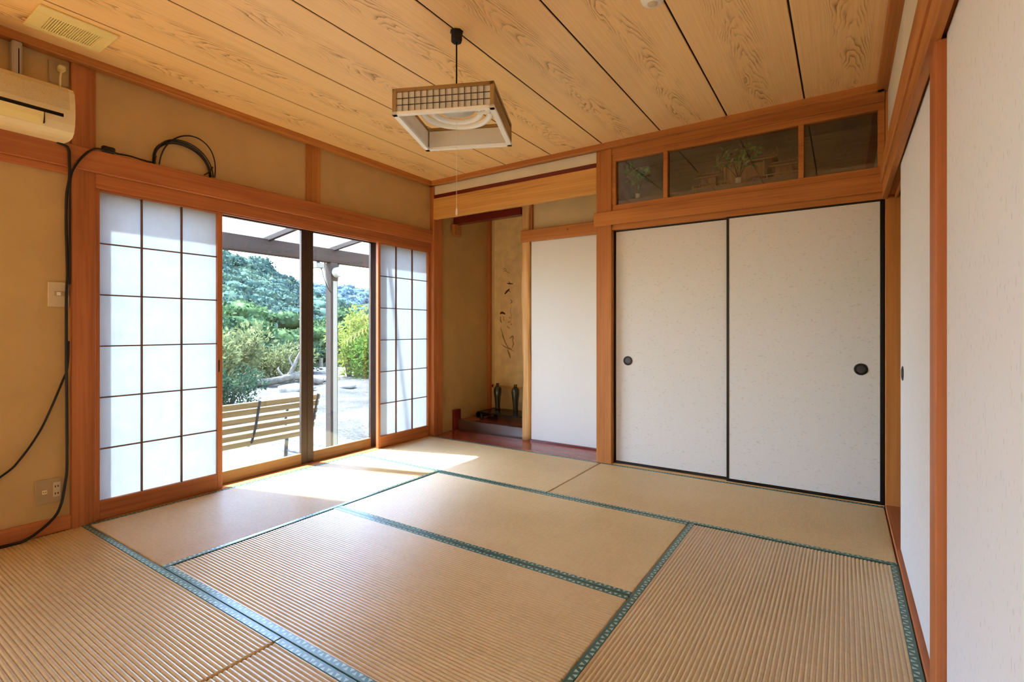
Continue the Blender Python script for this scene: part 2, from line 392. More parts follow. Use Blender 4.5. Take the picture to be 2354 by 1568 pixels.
wx = MB(); wx.box(4.9, 5.0, -7.35, 1.12, -.1, 2.6)
tag(wx.build('wall_corridor', 'plaster_tan'), 'far wall of the corridor', 'wall', kind='structure')
wf = MB(); wf.box(-.1, 5.0, -7.45, -7.33, -.1, 2.6)
tag(wf.build('wall_front', 'plaster_ochre'), 'plain end wall of the next room', 'wall', kind='structure')

# ---- timber trim
tn = [0]
def trim(mb, mat, label):
    tn[0] += 1
    return tag(mb.build('trim_%d' % tn[0], mat), label, 'trim', kind='structure')
trim(bx(-.015, .045, Y4, .0, 2.488, CEIL+.004, bev=.004), 'cedar_y', 'orange cornice along the top of the window wall')
trim(bx(.0, W, -.045, .0, 2.488, CEIL+.004, bev=.004), 'cedar_x', 'orange cornice along the top of the alcove wall')
trim(bx(W-.04, W+.02, Y4, .0, 2.488, CEIL+.004, bev=.004), 'cedar_y', 'orange cornice above the cream wall strip')
trim(bx(-.12, .006, -2.802, -2.695, -.05, 2.49, bev=.004), 'redcedar_z', 'orange cedar post beside the air conditioner')
trim(bx(-.10, .004, -1.392, -1.272, 2.04, 2.49, bev=.003), 'cedar_z', 'short cedar post above the window lintel')
trim(bx(-.12, .035, .0, .135, -.05, 2.49, bev=.004), 'redcedar_z', 'cedar corner post between window and alcove')
trim(bx(-.014, .024, Y4, .02, 1.922, 2.045, bev=.004), 'redcedar_y', 'long orange lintel board above the garden window')
kl = MB(); kl.box(-.155, .0, -2.70, .0, 1.862, 1.922, bev=.002); kl.box(-.012, .0, -2.70, .0, 1.842, 1.862, bev=.001); kl.box(-.075, -.048, -2.70, .0, 1.842, 1.862, bev=.001)
trim(kl, 'redcedar_y', 'grooved head rail over the paper screens')
trim(bx(-.014, .010, Y4, -2.802, 1.888, 1.922, bev=.002), 'redcedar_y', 'thin orange strip under the lintel board beside the post')
sl_ = MB(); sl_.box(-.155, .0, -2.70, .0, -.055, .002, bev=.002)
trim(sl_, 'cedar_y', 'wooden window sill track at floor level')
tag(bx(-.014, .006, Y4, -2.802, 0, .076, bev=.003).build('baseboard_left', 'redcedar_y'), 'orange baseboard below the wall outlet', 'baseboard', kind='structure')
trim(bx(1.786, 1.915, -.012, .12, -.05, 2.49, bev=.004), 'cedar_z', 'cedar post between alcove and closet doors')
trim(bx(W+.002, W+.125, .0, .12, -.05, 2.49, bev=.003), 'cedar_z', 'dark cedar corner post beside the open doorway')
trim(bx(1.915, W, .0, .10, 1.846, 1.888, bev=.002), 'cedar_x', 'head rail over the closet doors')
trim(bx(1.770, W-.002, -.026, -.012, 1.884, 1.992, bev=.003), 'cedar_x', 'orange lintel board above the closet doors')
trim(bx(1.915, W, -.012, .05, 1.888, 1.992, bev=0), 'cedar_x', 'timber behind the closet lintel board')
trim(bx(1.915, W, .0, .10, -.05, .004, bev=.002), 'palewood_x', 'pale sill track under the closet doors')
tf = MB()
tf.box(1.915, W, .0, .055, 1.992, 2.040, bev=.002); tf.box(1.915, W, .0, .055, 2.385, 2.43, bev=.002); tf.box(1.915, W, -.006, .055, 2.43, 2.489, bev=.002)
tf.box(1.915, 1.946, .0, .055, 2.04, 2.385, bev=.002); tf.box(3.611, W, .0, .055, 2.04, 2.385, bev=.002)
for a in (2.320, 3.194): tf.box(a, a+.031, -.003, .05, 2.04, 2.385, bev=.002)
trim(tf, 'cedar_x', 'orange frame around the three transom panes')
trim(bx(.035, 1.786, -.008, .035, 2.158, 2.362, bev=.003), 'beam_x', 'broad golden beam across the top of the alcove')
trim(bx(.035, 1.786, .008, .035, 2.362, 2.402, bev=0), 'lacquer_red', 'dark strip painted in for the shadow gap over the golden beam')  # lacquer-coloured strip stands in for the shadow gap above the beam
trim(bx(.856, 1.80, .318, .36, 1.898, 2.008, bev=.003), 'cedar_x', 'short orange rail above the white panel')
trim(bx(.958, .976, .335, .36, 2.008, 2.47, bev=.001), 'redcedar_z', 'thin dark strip beside the natural post')
tb = MB(); n = 46
for i in range(1): pass
rings = []
for i in range(n+1):
    z = 2.47*i/n; ring = []
    for k in range(16):
        a = 2*math.pi*k/16; c, s_ = math.cos(a), math.sin(a)
        q = (abs(c)**4 + abs(s_)**4)**-.25
        r = .047*q*(1 + .07*math.sin(z*5.1+k*.8) + .05*math.sin(z*11.3+k*1.7))
        ring.append(tb.bm.verts.new((.896+.006*math.sin(z*2.7)+c*r, .385+s_*r*.9, z)))
    rings.append(ring)
for a, b in zip(rings, rings[1:]):
    for k in range(16): tb.bm.faces.new((a[k], a[(k+1) % 16], b[(k+1) % 16], b[k]))
tb.bm.faces.new(rings[0][::-1]); tb.bm.faces.new(rings[-1])
tn[0] += 1; tag(tb.build('trim_%d' % tn[0], 'palewood_z', smooth=True), 'wavy natural wood alcove post', 'trim', kind='structure')
trim(bx(.0, 1.80, .0, .36, -.055, .001, bev=.002), 'red_board', 'glossy red brown floor board in front of the alcove')
trim(bx(.0, .85, .400, .46, -.05, .102, bev=.004), 'dark_lacquer_wood', 'dark lacquered step edge of the alcove platform')
trim(bx(.0, .93, .46, 1.0, -.05, .098, bev=0), 'red_board', 'red brown platform floor inside the alcove')
trim(bx(.0, .845, .345, .42, 2.172, 2.245, bev=.003), 'lacquer_red', 'dark red drop beam of the alcove')
trim(bx(-.015, .022, .335, .45, 2.06, 2.172, bev=.002), 'cedar_z', 'small wooden block under the dark red drop beam')
trim(bx(-.015, .022, .340, .44, .0, .212, bev=.002), 'lacquer_red', 'small red wooden stub at the foot of the alcove wall')
trim(bx(-.015, .028, .965, 1.0, .098, 2.46, bev=.002), 'redcedar_z', 'thin corner strip at the back of the alcove')
trim(bx(.95, 1.80, .335, .36, .0, .016, bev=.002), 'lacquer_red', 'dark sill strip under the white panel')
kr = MB(); kr.box(3.632, 3.775, Y4, .0, 1.862, 1.93, bev=.002)
for a, b in ((3.632, 3.657), (3.692, 3.705), (3.738, 3.775)): kr.box(a, b, Y4, .0, 1.842, 1.862, bev=.001)
trim(kr, 'cedar_y', 'grooved head rail over the side wall sliding panels')
trim(bx(3.622, 3.66, Y4, .0, 1.93, 2.042, bev=.003), 'cedar_y', 'orange lintel board under the cream wall strip')
trim(bx(W+.001, 3.775, Y4, .0, -.055, .012, bev=.003), 'redcedar_y', 'brown sill track under the side wall panels')
trim(bx(W, 3.775, -1.970, -1.862, .0, 1.845, bev=.003), 'redcedar_z', 'cedar post between the two side wall sliding panels')

# ---- kamidana niche behind the transom
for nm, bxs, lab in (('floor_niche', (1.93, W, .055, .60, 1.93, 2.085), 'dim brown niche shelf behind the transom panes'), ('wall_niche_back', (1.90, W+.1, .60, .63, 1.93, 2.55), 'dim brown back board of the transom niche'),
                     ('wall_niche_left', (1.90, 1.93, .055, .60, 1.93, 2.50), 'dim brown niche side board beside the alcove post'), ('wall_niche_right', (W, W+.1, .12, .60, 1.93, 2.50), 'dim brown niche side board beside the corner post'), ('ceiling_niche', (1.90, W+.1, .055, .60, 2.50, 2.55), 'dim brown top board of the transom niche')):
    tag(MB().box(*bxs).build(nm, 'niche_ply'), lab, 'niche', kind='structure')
wnum = [0]
def next_window(): wnum[0] += 1; return 'window_%d' % wnum[0]
# ---- garden window: four sliding sashes
def sash(y0, y1, xc, label, sl=.05, sr=.05):
    t = thing(next_window(), label, 'window', (xc, (y0+y1)/2, .004), kind='structure')
    a, b = xc-.014, xc+.014
    bx(a, b, y0, y0+sl, .004, 1.862).build('stile', 'bronze', t); bx(a, b, y1-sr, y1, .004, 1.862).build('stile', 'bronze', t)
    bx(a, b, y0+sl, y1-sr, .004, .088).build('bottom_rail', 'sash_sunlit_bronze', t); bx(a, b, y0+sl, y1-sr, 1.838, 1.862).build('top_rail', 'bronze', t)
    MB().box(xc-.002, xc+.002, y0+sl-.004, y1-sr+.004, .084, 1.842).build('pane', 'window_glass', t)
sash(-2.04, -1.320, -.115, 'sliding glass sash with the bench behind it', .04)
sash(-1.318, -.610, -.115, 'sliding glass sash with the pergola post behind it', .055, .07)
sash(-2.70, -2.015, -.145, 'glass sash hidden behind the wide paper screen')
sash(-.635, -.002, -.145, 'glass sash hidden behind the narrow paper screen')
# ---- transom panes
for (a, b, lab) in ((1.940, 2.325, 'small transom pane in front of a leafy sprig'), (2.346, 3.199, 'long transom pane in front of the miniature shrine'), (3.220, 3.617, 'dark transom pane beside the cream wall')):
    t = thing(next_window(), lab, 'window', ((a+b)/2, .028, 2.04), kind='structure')
    MB().box(a, b, .026, .030, 2.036, 2.39).build('pane', 'transom_glass', t)
# ---- paper screens
dn = [0]
def next_door(): dn[0] += 1; return 'door_%d' % dn[0]
def shoji(y0, ys, y1, label):
    """ys: four pane boundaries; frame from y0 to y1"""
    t = thing(next_door(), label, 'paper screen', (-.027, (y0+y1)/2, .003), kind='structure')
    zb, zt = .105, 1.830
    bx(-.044, -.012, y0, ys[0], .003, 1.855).build('stile', 'redcedar_z', t); bx(-.044, -.012, ys[3], y1, .003, 1.855).build('stile', 'redcedar_z', t)
    bx(-.044, -.012, ys[0], ys[3], .003, zb).build('bottom_rail', 'redcedar_y', t); bx(-.044, -.012, ys[0], ys[3], zt, 1.855).build('top_rail', 'redcedar_y', t)
    for y in ys[1:3]: bx(-.036, -.020, y-.004, y+.004, zb, zt, bev=.001).build('muntin', 'muntin_wood_z', t)
    dz = (zt-zb)/6
    for k in range(1, 6): bx(-.035, -.021, ys[0], ys[3], zb+k*dz-.0035, zb+k*dz+.0035, bev=.001).build('muntin', 'muntin_wood_y', t)
    first = {}
    for c in range(3):
        for k in range(6):
            a, b = ys[c], ys[c+1]
            o = bpy.data.objects.new('pane', None) if False else None
            w, h = b-a, dz
            if c not in first:
                m = MB(); m.quad((0, -w/2, -h/2), (0, w/2, -h/2), (0, w/2, h/2), (0, -w/2, h/2)); first[c] = m.mesh('pane', 'shoji_paper')
            o = bpy.data.objects.new('pane', first[c]); COL.objects.link(o); o.parent = t
            o.location = Vector((-.0365, (a+b)/2, zb+(k+.5)*dz)) - Vector(t['_o'])
    return t
shL = shoji(-2.694, [-2.672, -2.468, -2.254, -2.043], -2.012, 'wide white paper screen with a lattice painted dark as backlit beside the cedar post')
bx(-.016, -.0115, -2.040, -2.030, .78, .86, bev=.001).build('finger_pull', 'black_lacquer', shL)
shoji(-.672, [-.645, -.446, -.238, -.030], -.001, 'narrow white paper screen with a lattice painted dark as backlit beside the alcove')

# ---- closet doors, back wall
def hikite(parent, x, y, z, axis, r=.036):
    """round recessed pull: rim and cup"""
    prof = [(r, 0), (r, -.004), (r*.80, -.005), (r*.74, -.001)]
    if axis == 'y':
        h = MB().lathe(prof, (x, y, z), 28, 'y').build('handle', 'handle_black', parent, smooth=False)
        MB().lathe([(r*.66, -.0005), (r*.60, -.0025), (r*.3, -.003)], (x, y, z), 24, 'y').build('handle_cup', 'handle_grey', h)
    else:
        h = MB().lathe(prof, (x, y, z), 28, 'x').build('handle', 'handle_black', parent)
        MB().lathe([(r*.66, -.0005), (r*.60, -.0025), (r*.3, -.003)], (x, y, z), 24, 'x').build('handle_cup', 'handle_grey', h)
def fusuma_back(x0, x1, y, label, fl, fr, hx, ft=.014):
    t = thing(next_door(), label, 'sliding door', ((x0+x1)/2, y, .004), kind='structure')
    MB().box(x0+fl-.003, x1-fr+.003, y-.008, y+.008, .020, 1.835).build('panel', 'fusuma_paper', t)
    bx(x0, x0+fl, y-.011, y+.011, .004, 1.848, bev=.002).build('frame_stile', 'black_lacquer', t); bx(x1-fr, x1, y-.011, y+.011, .004, 1.848, bev=.002).build('frame_stile', 'black_lacquer', t)
    bx(x0+fl, x1-fr, y-.011, y+.011, .004, .024, bev=.002).build('frame_rail', 'black_lacquer', t); bx(x0+fl, x1-fr, y-.011, y+.011, 1.834, 1.848, bev=.002).build('frame_rail', 'black_lacquer', t)
    hikite(t, hx, y-.008, .817, 'y')
fusuma_back(1.917, 2.772, .050, 'white closet sliding door with black edging beside the alcove post', .016, .016, 2.030)
fusuma_back(2.757, W-.001, .020, 'white closet sliding door with black edging beside the open doorway', .017, .022, 3.527)
# ---- white panel in the alcove
t = thing(next_door(), 'plain white papered panel behind the glossy red board', 'panel', (1.37, .37, .016), kind='structure')
MB().box(.952, 1.80, .362, .38, .016, 1.898).build('panel', 'panel_paper', t)
# ---- side wall sliding panels
def fusuma_side(y0, y1, x, label, hy=None):
    t = thing(next_door(), label, 'sliding door', (x, (y0+y1)/2, .012), kind='structure')
    MB().box(x-.010, x+.010, y0+.008, y1-.004, .016, 1.852, bev=.001).build('panel', 'fusuma_paper_side', t)
    bx(x-.012, x+.012, y0, y0+.008, .012, 1.855, bev=.001).build('frame_stile', 'black_lacquer', t)
    bx(x-.0095, x+.0095, y1-.004, y1, .012, 1.855, bev=.001).build('frame_stile', 'palewood_z', t)
    if hy: hikite(t, x-.010, hy, .86, 'x', .033)
fusuma_side(-1.86, -.718, 3.675, 'white side wall sliding panel left partly open at the corner doorway', -.835)
fusuma_side(-2.92, -1.971, 3.678, 'white speckled sliding panel on the camera side of the side wall post')
fusuma_side(-3.64, -2.88, 3.72, 'white sliding panel at the end of the side wall')

# ================================================================== TATAMI
def tatami(x0, x1, y0, y1, along, label, h0=True, h1=True):
    """mat with ribbed rush face, cloth borders on the two long edges"""
    ge, gs = .0032, .0010; gx, gy = (ge, gs) if along == 'x' else (gs, ge); x0 += gx; x1 -= gx; y0 += gy; y1 -= gy
    t = thing('tatami_mat', label, 'tatami mat', ((x0+x1)/2, (y0+y1)/2, -.055), 'tatami mats covering the floor')
    ox, oy, oz = t['_o']
    MB().box(x0, x1, y0, y1, -.055, -.006).build('mat_core', 'rush_'+along, t)
    hw = .030
    s0, s1 = ((y0, y1) if along == 'x' else (x0, x1)); l0, l1 = ((x0, x1) if along == 'x' else (y0, y1))
    a, b = s0+.010, s1-.010; ribs = 60; per = 6; N = ribs*per; V = []; F = []
    L = 9
    for i in range(N+1):
        s = a + (b-a)*i/N; ph = i/per
        z = -.0046 + .0046*abs(math.sin(math.pi*ph))**.58
        for j, (l, dz) in enumerate(((l0, -.012), (l0+.0008, -.005), (l0+.004, 0), (l0+.008, 0), (l0+.016, 0), (l1-.016, 0), (l1-.008, 0), (l1-.004, 0), (l1-.0008, -.005), (l1, -.012))):
            p = (l, s, z+dz) if along == 'x' else (s, l, z+dz)
            V.append((p[0]-ox, p[1]-oy, p[2]-oz))
    V = np.array(V); idx = np.arange((N+1)*(L+1)).reshape(N+1, L+1)
    F = np.stack([idx[:-1, :-1], idx[1:, :-1], idx[1:, 1:], idx[:-1, 1:]], -1).reshape(-1, 4)
    if along == 'x': F = F[:, ::-1]
    o = np_obj('rush_face', V, F, 'rush_'+along, t)
    for p in o.data.polygons: p.use_smooth = True
    for side in (0, 1):
        bm = bmesh.new(); uv = bm.loops.layers.uv.new('UVMap')
        e = s0 if side == 0 else s1; d = hw if side == 0 else -hw
        prof = [(e, -.02, 0.0), (e, .0002, .02), (e+d*.08, .0014, .08), (e+d*.92, .0014, .92), (e+d, .0002, 1.0), (e+d, -.004, 1.0)]
        vs = []
        for (s, z, v) in prof:
            vs.append([bm.verts.new(((l-ox, s-oy, z-oz) if along == 'x' else (s-ox, l-oy, z-oz))) for l in (l0, l1)])
        for i in range(len(prof)-1):
            f = bm.faces.new((vs[i][0], vs[i][1], vs[i+1][1], vs[i+1][0]))
            for lp in f.loops:
                ii = i if lp.vert in vs[i] else i+1; jj = 0 if lp.vert in (vs[i][0], vs[i+1][0]) else 1
                lp[uv].uv = (l0 if jj == 0 else l1, prof[ii][2])
        bmesh.ops.recalc_face_normals(bm, faces=list(bm.faces))
        me = bpy.data.meshes.new('cloth_border'); bm.to_mesh(me); bm.free(); me.materials.append(M['heri_cloth'])
        ob = bpy.data.objects.new('cloth_border', me); COL.objects.link(ob); ob.parent = t
tatami(0, X2, Y1, 0, 'x', 'tatami mat laid along the glossy red alcove board')
tatami(X2, W, Y1, 0, 'x', 'tatami mat laid along the white closet doors')
tatami(0, X1, Y3, Y1, 'y', 'sunlit tatami mat laid along the garden window')
tatami(X1, X3, Y2, Y1, 'x', 'middle tatami mat next to the alcove row')
tatami(X1, X3, Y3, Y2, 'x', 'middle tatami mat next to the row below the air conditioner')
tatami(X3, W, Y3, Y1, 'y', 'tatami mat laid lengthwise along the side wall sill')
tatami(0, X2, Y4, Y3, 'x', 'tatami mat below the air conditioner and wall outlet')
tatami(X2, W, Y4, Y3, 'x', 'tatami mat across the near doorway')

# ================================================================== PENDANT LAMP
LX, LY = 1.846, -1.822; LZ0, LZ1 = 2.036, 2.155; A = math.atan2(.193, .432); HS = .236
lamp = thing('pendant_lamp', 'square wooden lattice pendant lamp with a ring tube hanging from the ceiling', 'lamp', (LX, LY, LZ0))
lamp.rotation_euler = (0, 0, A); lamp['_o'] = (0, 0, 0)
H = LZ1-LZ0
def lpart(mb, name, mat, parent=lamp, **k): return mb.build(name, mat, parent, origin=(0, 0, 0), **k)
for sx in (-1, 1):
    for sy in (-1, 1): lpart(MB().box(*sorted((sx*HS, sx*(HS-.018))), *sorted((sy*HS, sy*(HS-.018))), .012, H, bev=.001), 'corner_post', 'lampwood_z')
for (dx, dy) in ((0, -1), (0, 1), (-1, 0), (1, 0)):
    rot = Matrix.Rotation({(0, -1): 0, (1, 0): math.pi/2, (0, 1): math.pi, (-1, 0): -math.pi/2}[(dx, dy)], 4, 'Z')
    def side(fn):
        m = MB(); fn(m); bmesh.ops.transform(m.bm, matrix=rot, verts=m.bm.verts); return m
    fr = lpart(side(lambda m: (m.box(-HS, HS, -HS, -HS+.016, H-.016, H, bev=.001))), 'top_rail', 'lampwood_x')
    lpart(side(lambda m: m.quad((-HS+.018, -HS+.008, .014), (HS-.018, -HS+.008, .014), (HS-.018, -HS+.008, H-.016), (-HS+.018, -HS+.008, H-.016))), 'paper_panel', 'lamp_paper')
    if dx == 1:
        lpart(side(lambda m: m.box(-HS+.018, HS-.018, -HS+.001, -HS+.006, .014, H-.03, bev=.001)), 'side_board', 'lampwood_x')
    else:
        def lat(m):
            for k in range(1, 15):
                x = -HS+.018 + k*(2*HS-.036)/15; m.box(x-.0012, x+.0012, -HS+.002, -HS+.006, .014, H-.016)
            for k in range(1, 3):
                z = .014 + k*(H-.03)/3; m.box(-HS+.018, HS-.018, -HS+.002, -HS+.006, z-.0012, z+.0012)
        lpart(side(lat), 'lattice', 'lattice_dark')
    lpart(side(lambda m: m.box(-HS-.002, HS+.002, -HS-.002, -HS+.022, 0, .014, bev=.001)), 'bottom_rail', 'lamp_white_trim')
    lpart(side(lambda m: m.box(-HS+.022, HS-.022, -HS+.014, -HS+.017, .014, H-.02, bev=0)), 'inner_screen', 'lamp_paper')
# ring tube, reflector dome, socket
def torus(R, r, z, a0=0, a1=2*math.pi, seg=48):
    m = MB(); m.tube([(R*math.cos(a0+(a1-a0)*k/seg), R*math.sin(a0+(a1-a0)*k/seg), z) for k in range(seg+1)], r, 12); return m
lpart(torus(.165, .0155, .092), 'ring_tube', 'tube_white', smooth=True)
lpart(torus(.118, .0140, .098), 'ring_tube', 'tube_white', smooth=True)
lpart(MB().lathe([(.085, .104), (.075, .108), (.03, .112), (.03, .117), (.08, .114), (.09, .107)], (0, 0, 0), 40), 'reflector', 'lamp_white_trim', smooth=True)
lpart(MB().box(.105, .182, -.012, .012, .080, .104, bev=.003), 'tube_holder', 'white_plastic')
lpart(MB().tube([(0, 0, .10), (0, 0, CEIL-LZ0-.03)], .0042, 8), 'cord', 'cord_black')
lpart(MB().lathe([(.024, CEIL-LZ0-.052), (.028, CEIL-LZ0-.044), (.028, CEIL-LZ0-.006), (.033, CEIL-LZ0-.004), (.033, CEIL-LZ0)], (0, 0, 0), 8), 'ceiling_rosette', 'cord_black')
st = lpart(MB().tube([(.0, .0, .05), (0, 0, 1.66-LZ0)], .0011, 6), 'pull_string', 'string_white')
lpart(MB().lathe([(.002, 1.66-LZ0), (.0045, 1.652-LZ0), (.0055, 1.632-LZ0), (.003, 1.624-LZ0)], (0, 0, 0), 10), 'pull_knob', 'white_plastic', st)

# ================================================================== AIR CONDITIONER AND WALL FITTINGS
AY0, AY1 = -3.62, -2.838
ac = thing('air_conditioner', 'cream wall air conditioner below the ceiling vent', 'air conditioner', (.1, (AY0+AY1)/2, 2.03))
prof = [(-.012, 2.045), (-.012, 2.288), (.130, 2.288), (.168, 2.276), (.190, 2.25), (.200, 2.20), (.203, 2.14), (.198, 2.09), (.184, 2.055), (.160, 2.036), (.120, 2.030), (.03, 2.034)]
m = MB(); m.prism(prof, 'y', AY0, AY1)
bmesh.ops.bevel(m.bm, geom=[e for e in m.bm.edges if abs(e.verts[0].co.y-e.verts[1].co.y) < 1e-6 and len(e.link_faces) == 2 and any(abs(f.normal.y) > .9 for f in e.link_faces)], offset=.018, segments=3, affect='EDGES')
m.build('body', 'ac_plastic', ac, smooth=False)
def curve_strip(mb, pts, y0, y1, off):
    P = []
    for i, p in enumerate(pts):
        q0 = pts[max(0, i-1)]; q1 = pts[min(len(pts)-1, i+1)]; d = Vector((q1[0]-q0[0], q1[1]-q0[1])).normalized(); nrm = Vector((-d.y, d.x))
        if nrm.x < 0: nrm = -nrm
        P.append((p[0]+nrm.x*off, p[1]+nrm.y*off))
    for a, b in zip(P, P[1:]): mb.quad((a[0], y0, a[1]), (a[0], y1, a[1]), (b[0], y1, b[1]), (b[0], y0, b[1]))
m = MB(); curve_strip(m, [(.168, 2.276), (.190, 2.25), (.200, 2.20), (.2025, 2.158)], AY0+.03, AY1-.022, .0015); m.build('intake_grille', 'ac_grille', ac)
m = MB(); m.box(.150, .2035, AY0+.03, AY1-.046, 2.118, 2.134); m.build('outlet_slot', 'ac_slot', ac)
m = MB(); curve_strip(m, [(.203, 2.116), (.198, 2.09), (.185, 2.058)], AY0+.03, AY1-.12, .0025); m.build('louver_flap', 'vent_plastic', ac)
m = MB(); m.box(.188, .2035, AY1-.1195, AY1-.1165, 2.065, 2.118); m.build('panel_joint', 'ac_slot', ac)
m = MB(); m.box(-.0145, .040, -3.036, -2.998, 2.286, 2.487, bev=.006); d = m.build('pipe_cover', 'duct_grey', None, origin=(.01, -3.017, 2.286))
tag(d, 'grey pipe cover rising from the air conditioner to the cornice', 'pipe cover')
m = MB(); m.box(.0402, .041, -3.014, -3.010, 2.30, 2.45); m.build('cover_seam', 'ac_slot', d)
m = MB(); m.box(-.0145, .012, -3.036, -2.998, 2.046, 2.078, bev=.003); tag(m.build('pipe_cover', 'duct_grey', origin=(0, -3.017, 2.046)), 'short grey pipe cover between air conditioner and lintel board', 'pipe cover')

def plate(y0, y1, z0, z1, label, mat, name='wall_outlet'):
    t = thing(name, label, 'outlet', (-.0145, (y0+y1)/2, z0)); bx(-.0145, -.006, y0, y1, z0, z1, bev=.003).build('cover_plate', mat, t); return t
t = plate(-2.890, -2.806, 2.352, 2.468, 'beige high wall outlet with a plug above the air conditioner', 'plate_beige')
pb = MB().box(-.006, .030, -2.858, -2.828, 2.415, 2.445, bev=.006).build('plug', 'vent_plastic', t)
MB().tube([(.026, -2.843, 2.422), (.030, -2.850, 2.40), (.026, -2.852, 2.37), (.02, -2.850, 2.30)], .0045, 8).build('plug_cord', 'vent_plastic', pb, smooth=True)
t = plate(-2.941, -2.836, .157, .283, 'beige low wall outlet with a white insert above the baseboard', 'plate_beige')
bx(-.006, -.003, -2.915, -2.895, .209, .229, bev=.001).build('antenna_socket', 'vent_plastic', t)
for dz in (0, .008): bx(-.003, -.0022, -2.911+dz, -2.908+dz, .216, .222, bev=0).build('socket_hole', 'socket_dark', t)
pi_ = bx(-.006, -.002, -2.872, -2.842, .185, .262, bev=.002).build('socket_insert', 'plate_white', t)
for z in (.203, .240):
    for yy in (-2.864, -2.853): bx(-.002, -.0013, yy-.002, yy+.002, z-.005, z+.005, bev=0).build('socket_hole', 'socket_dark', pi_)
t = thing('wall_switch', 'square wall switch plate beside the cedar post', 'switch', (-.0145, -2.848, 1.18))
bx(-.0145, -.006, -2.892, -2.806, 1.180, 1.310, bev=.003).build('cover_plate', 'plate_white', t)
bx(-.006, -.0025, -2.868, -2.806, 1.238, 1.262, bev=.002).build('switch_insert', 'plate_beige', t); bx(-.0025, -.001, -2.858, -2.842, 1.240, 1.258, bev=.001).build('rocker', 'white_plastic', t)

# cables
def smooth_path(pts, n=8):
    pts = [Vector(p) for p in pts]; out = []
    for i in range(len(pts)-1):
        p0 = pts[max(i-1, 0)]; p1 = pts[i]; p2 = pts[i+1]; p3 = pts[min(i+2, len(pts)-1)]
        for k in range(n):
            t = k/n
            out.append(.5*((2*p1) + (p2-p0)*t + (2*p0-5*p1+4*p2-p3)*t*t + (3*p1-p0-3*p2+p3)*t**3))
    out.append(pts[-1]); return out
def cable(pts, r, label, name='cable', mat='cable_black'):
    P = smooth_path(pts); o = MB().tube(P, r, 8).build(name, mat, None, origin=tuple(P[-1]), smooth=True); return tag(o, label, 'cable')
cable([(.03, -2.865, 2.035), (.030, -2.822, 2.02), (.032, -2.816, 1.95), (.022, -2.8135, 1.86), (.012, -2.822, 1.77), (.010, -2.823, 1.60), (.008, -2.818, 1.40), (.008, -2.818, 1.33), (.012, -2.823, 1.20), (.010, -2.822, .85), (.010, -2.820, .55), (.010, -2.820, .33), (.012, -2.828, .25), (.014, -2.846, .14), (.022, -2.885, .074), (.034, -2.98, .012), (.036, -3.08, .006), (.04, -3.40, .006)], .0068, 'thick black cable running down the wall beside the cedar post to the floor')
cable([(.012, -2.8135, 1.00), (.010, -2.818, .86), (.0, -2.835, .79), (-.004, -2.913, .564), (-.006, -2.995, .414), (-.006, -3.072, .335), (-.006, -3.35, .15)], .0052, 'thin black cable drooping across the wall above the low outlet')
cable([(.018, -2.652, 2.052), (.030, -2.70, 2.050), (.033, -2.745, 2.012), (.032, -2.790, 1.935), (.022, -2.8085, 1.86), (.022, -2.812, 1.70), (.022, -2.812, 1.3)], .0055, 'black cable bending over the lintel board onto the cedar post')
co = thing('cable_coil', 'coil of thin black cable resting on the lintel board', 'cable', (.008, -2.25, 2.046))
for k in range(5):
    pts = []; top = (.158, .166, .172, .180, .226)[k]; cy_ = (-2.258, -2.262, -2.255, -2.250, -2.236)[k]; ry = (.156, .162, .160, .165, .158)[k]
    for j in range(41):
        a = math.pi*j/40; sk = .035*math.sin(a)*(1 if k == 4 else -.4)
        pts.append((.004+.004*k+.002*math.sin(3*a+k), cy_-ry*math.cos(a)+sk, 2.051+top*math.sin(a)**.85))
    MB().tube(pts, .0042, 6).build('cable_turn', 'cable_black', co, smooth=True)
MB().tube(smooth_path([(.010, -2.085, 2.12), (.012, -2.105, 2.085), (.014, -2.14, 2.053)]), .004, 6).build('cable_tail', 'cable_black', co, smooth=True)
MB().tube(smooth_path([(.010, -2.408, 2.10), (.012, -2.43, 2.056), (.010, -2.54, 2.060), (.012, -2.60, 2.056), (.012, -2.635, 2.064)]), .0045, 6).build('cable_lead', 'cable_black', co, smooth=True)
MB().box(-.002, .026, -2.672, -2.612, 2.047, 2.082, bev=.006).build('connector', 'cable_black', co)
# ceiling vent
v = thing('ceiling_vent', 'cream rectangular ceiling vent with fine slats above the air conditioner', 'vent', (.295, -2.878, CEIL-.012))
VX0, VX1, VY0, VY1 = .166, .422, -3.025, -2.728; GX0, GX1, GY0, GY1 = .196, .352, -2.968, -2.774
m = MB(); z0, z1 = CEIL-.012, CEIL
m.box(VX0, GX0, VY0, VY1, z0, z1, bev=.003); m.box(GX1, VX1, VY0, VY1, z0, z1, bev=.003); m.box(GX0-.003, GX1+.003, VY0, GY0, z0, z1, bev=.003); m.box(GX0-.003, GX1+.003, GY1, VY1, z0, z1, bev=.003)
m.build('frame', 'vent_plastic', v); MB().box(GX0, GX1, GY0, GY1, CEIL-.004, CEIL-.001).build('backing', 'ac_slot', v)
for k in range(21):
    y = GY0 + (k+.5)*(GY1-GY0)/21; MB().box(GX0, GX1, y-.0028, y+.0028, CEIL-.0105, CEIL-.005).build('slat', 'vent_plastic', v)
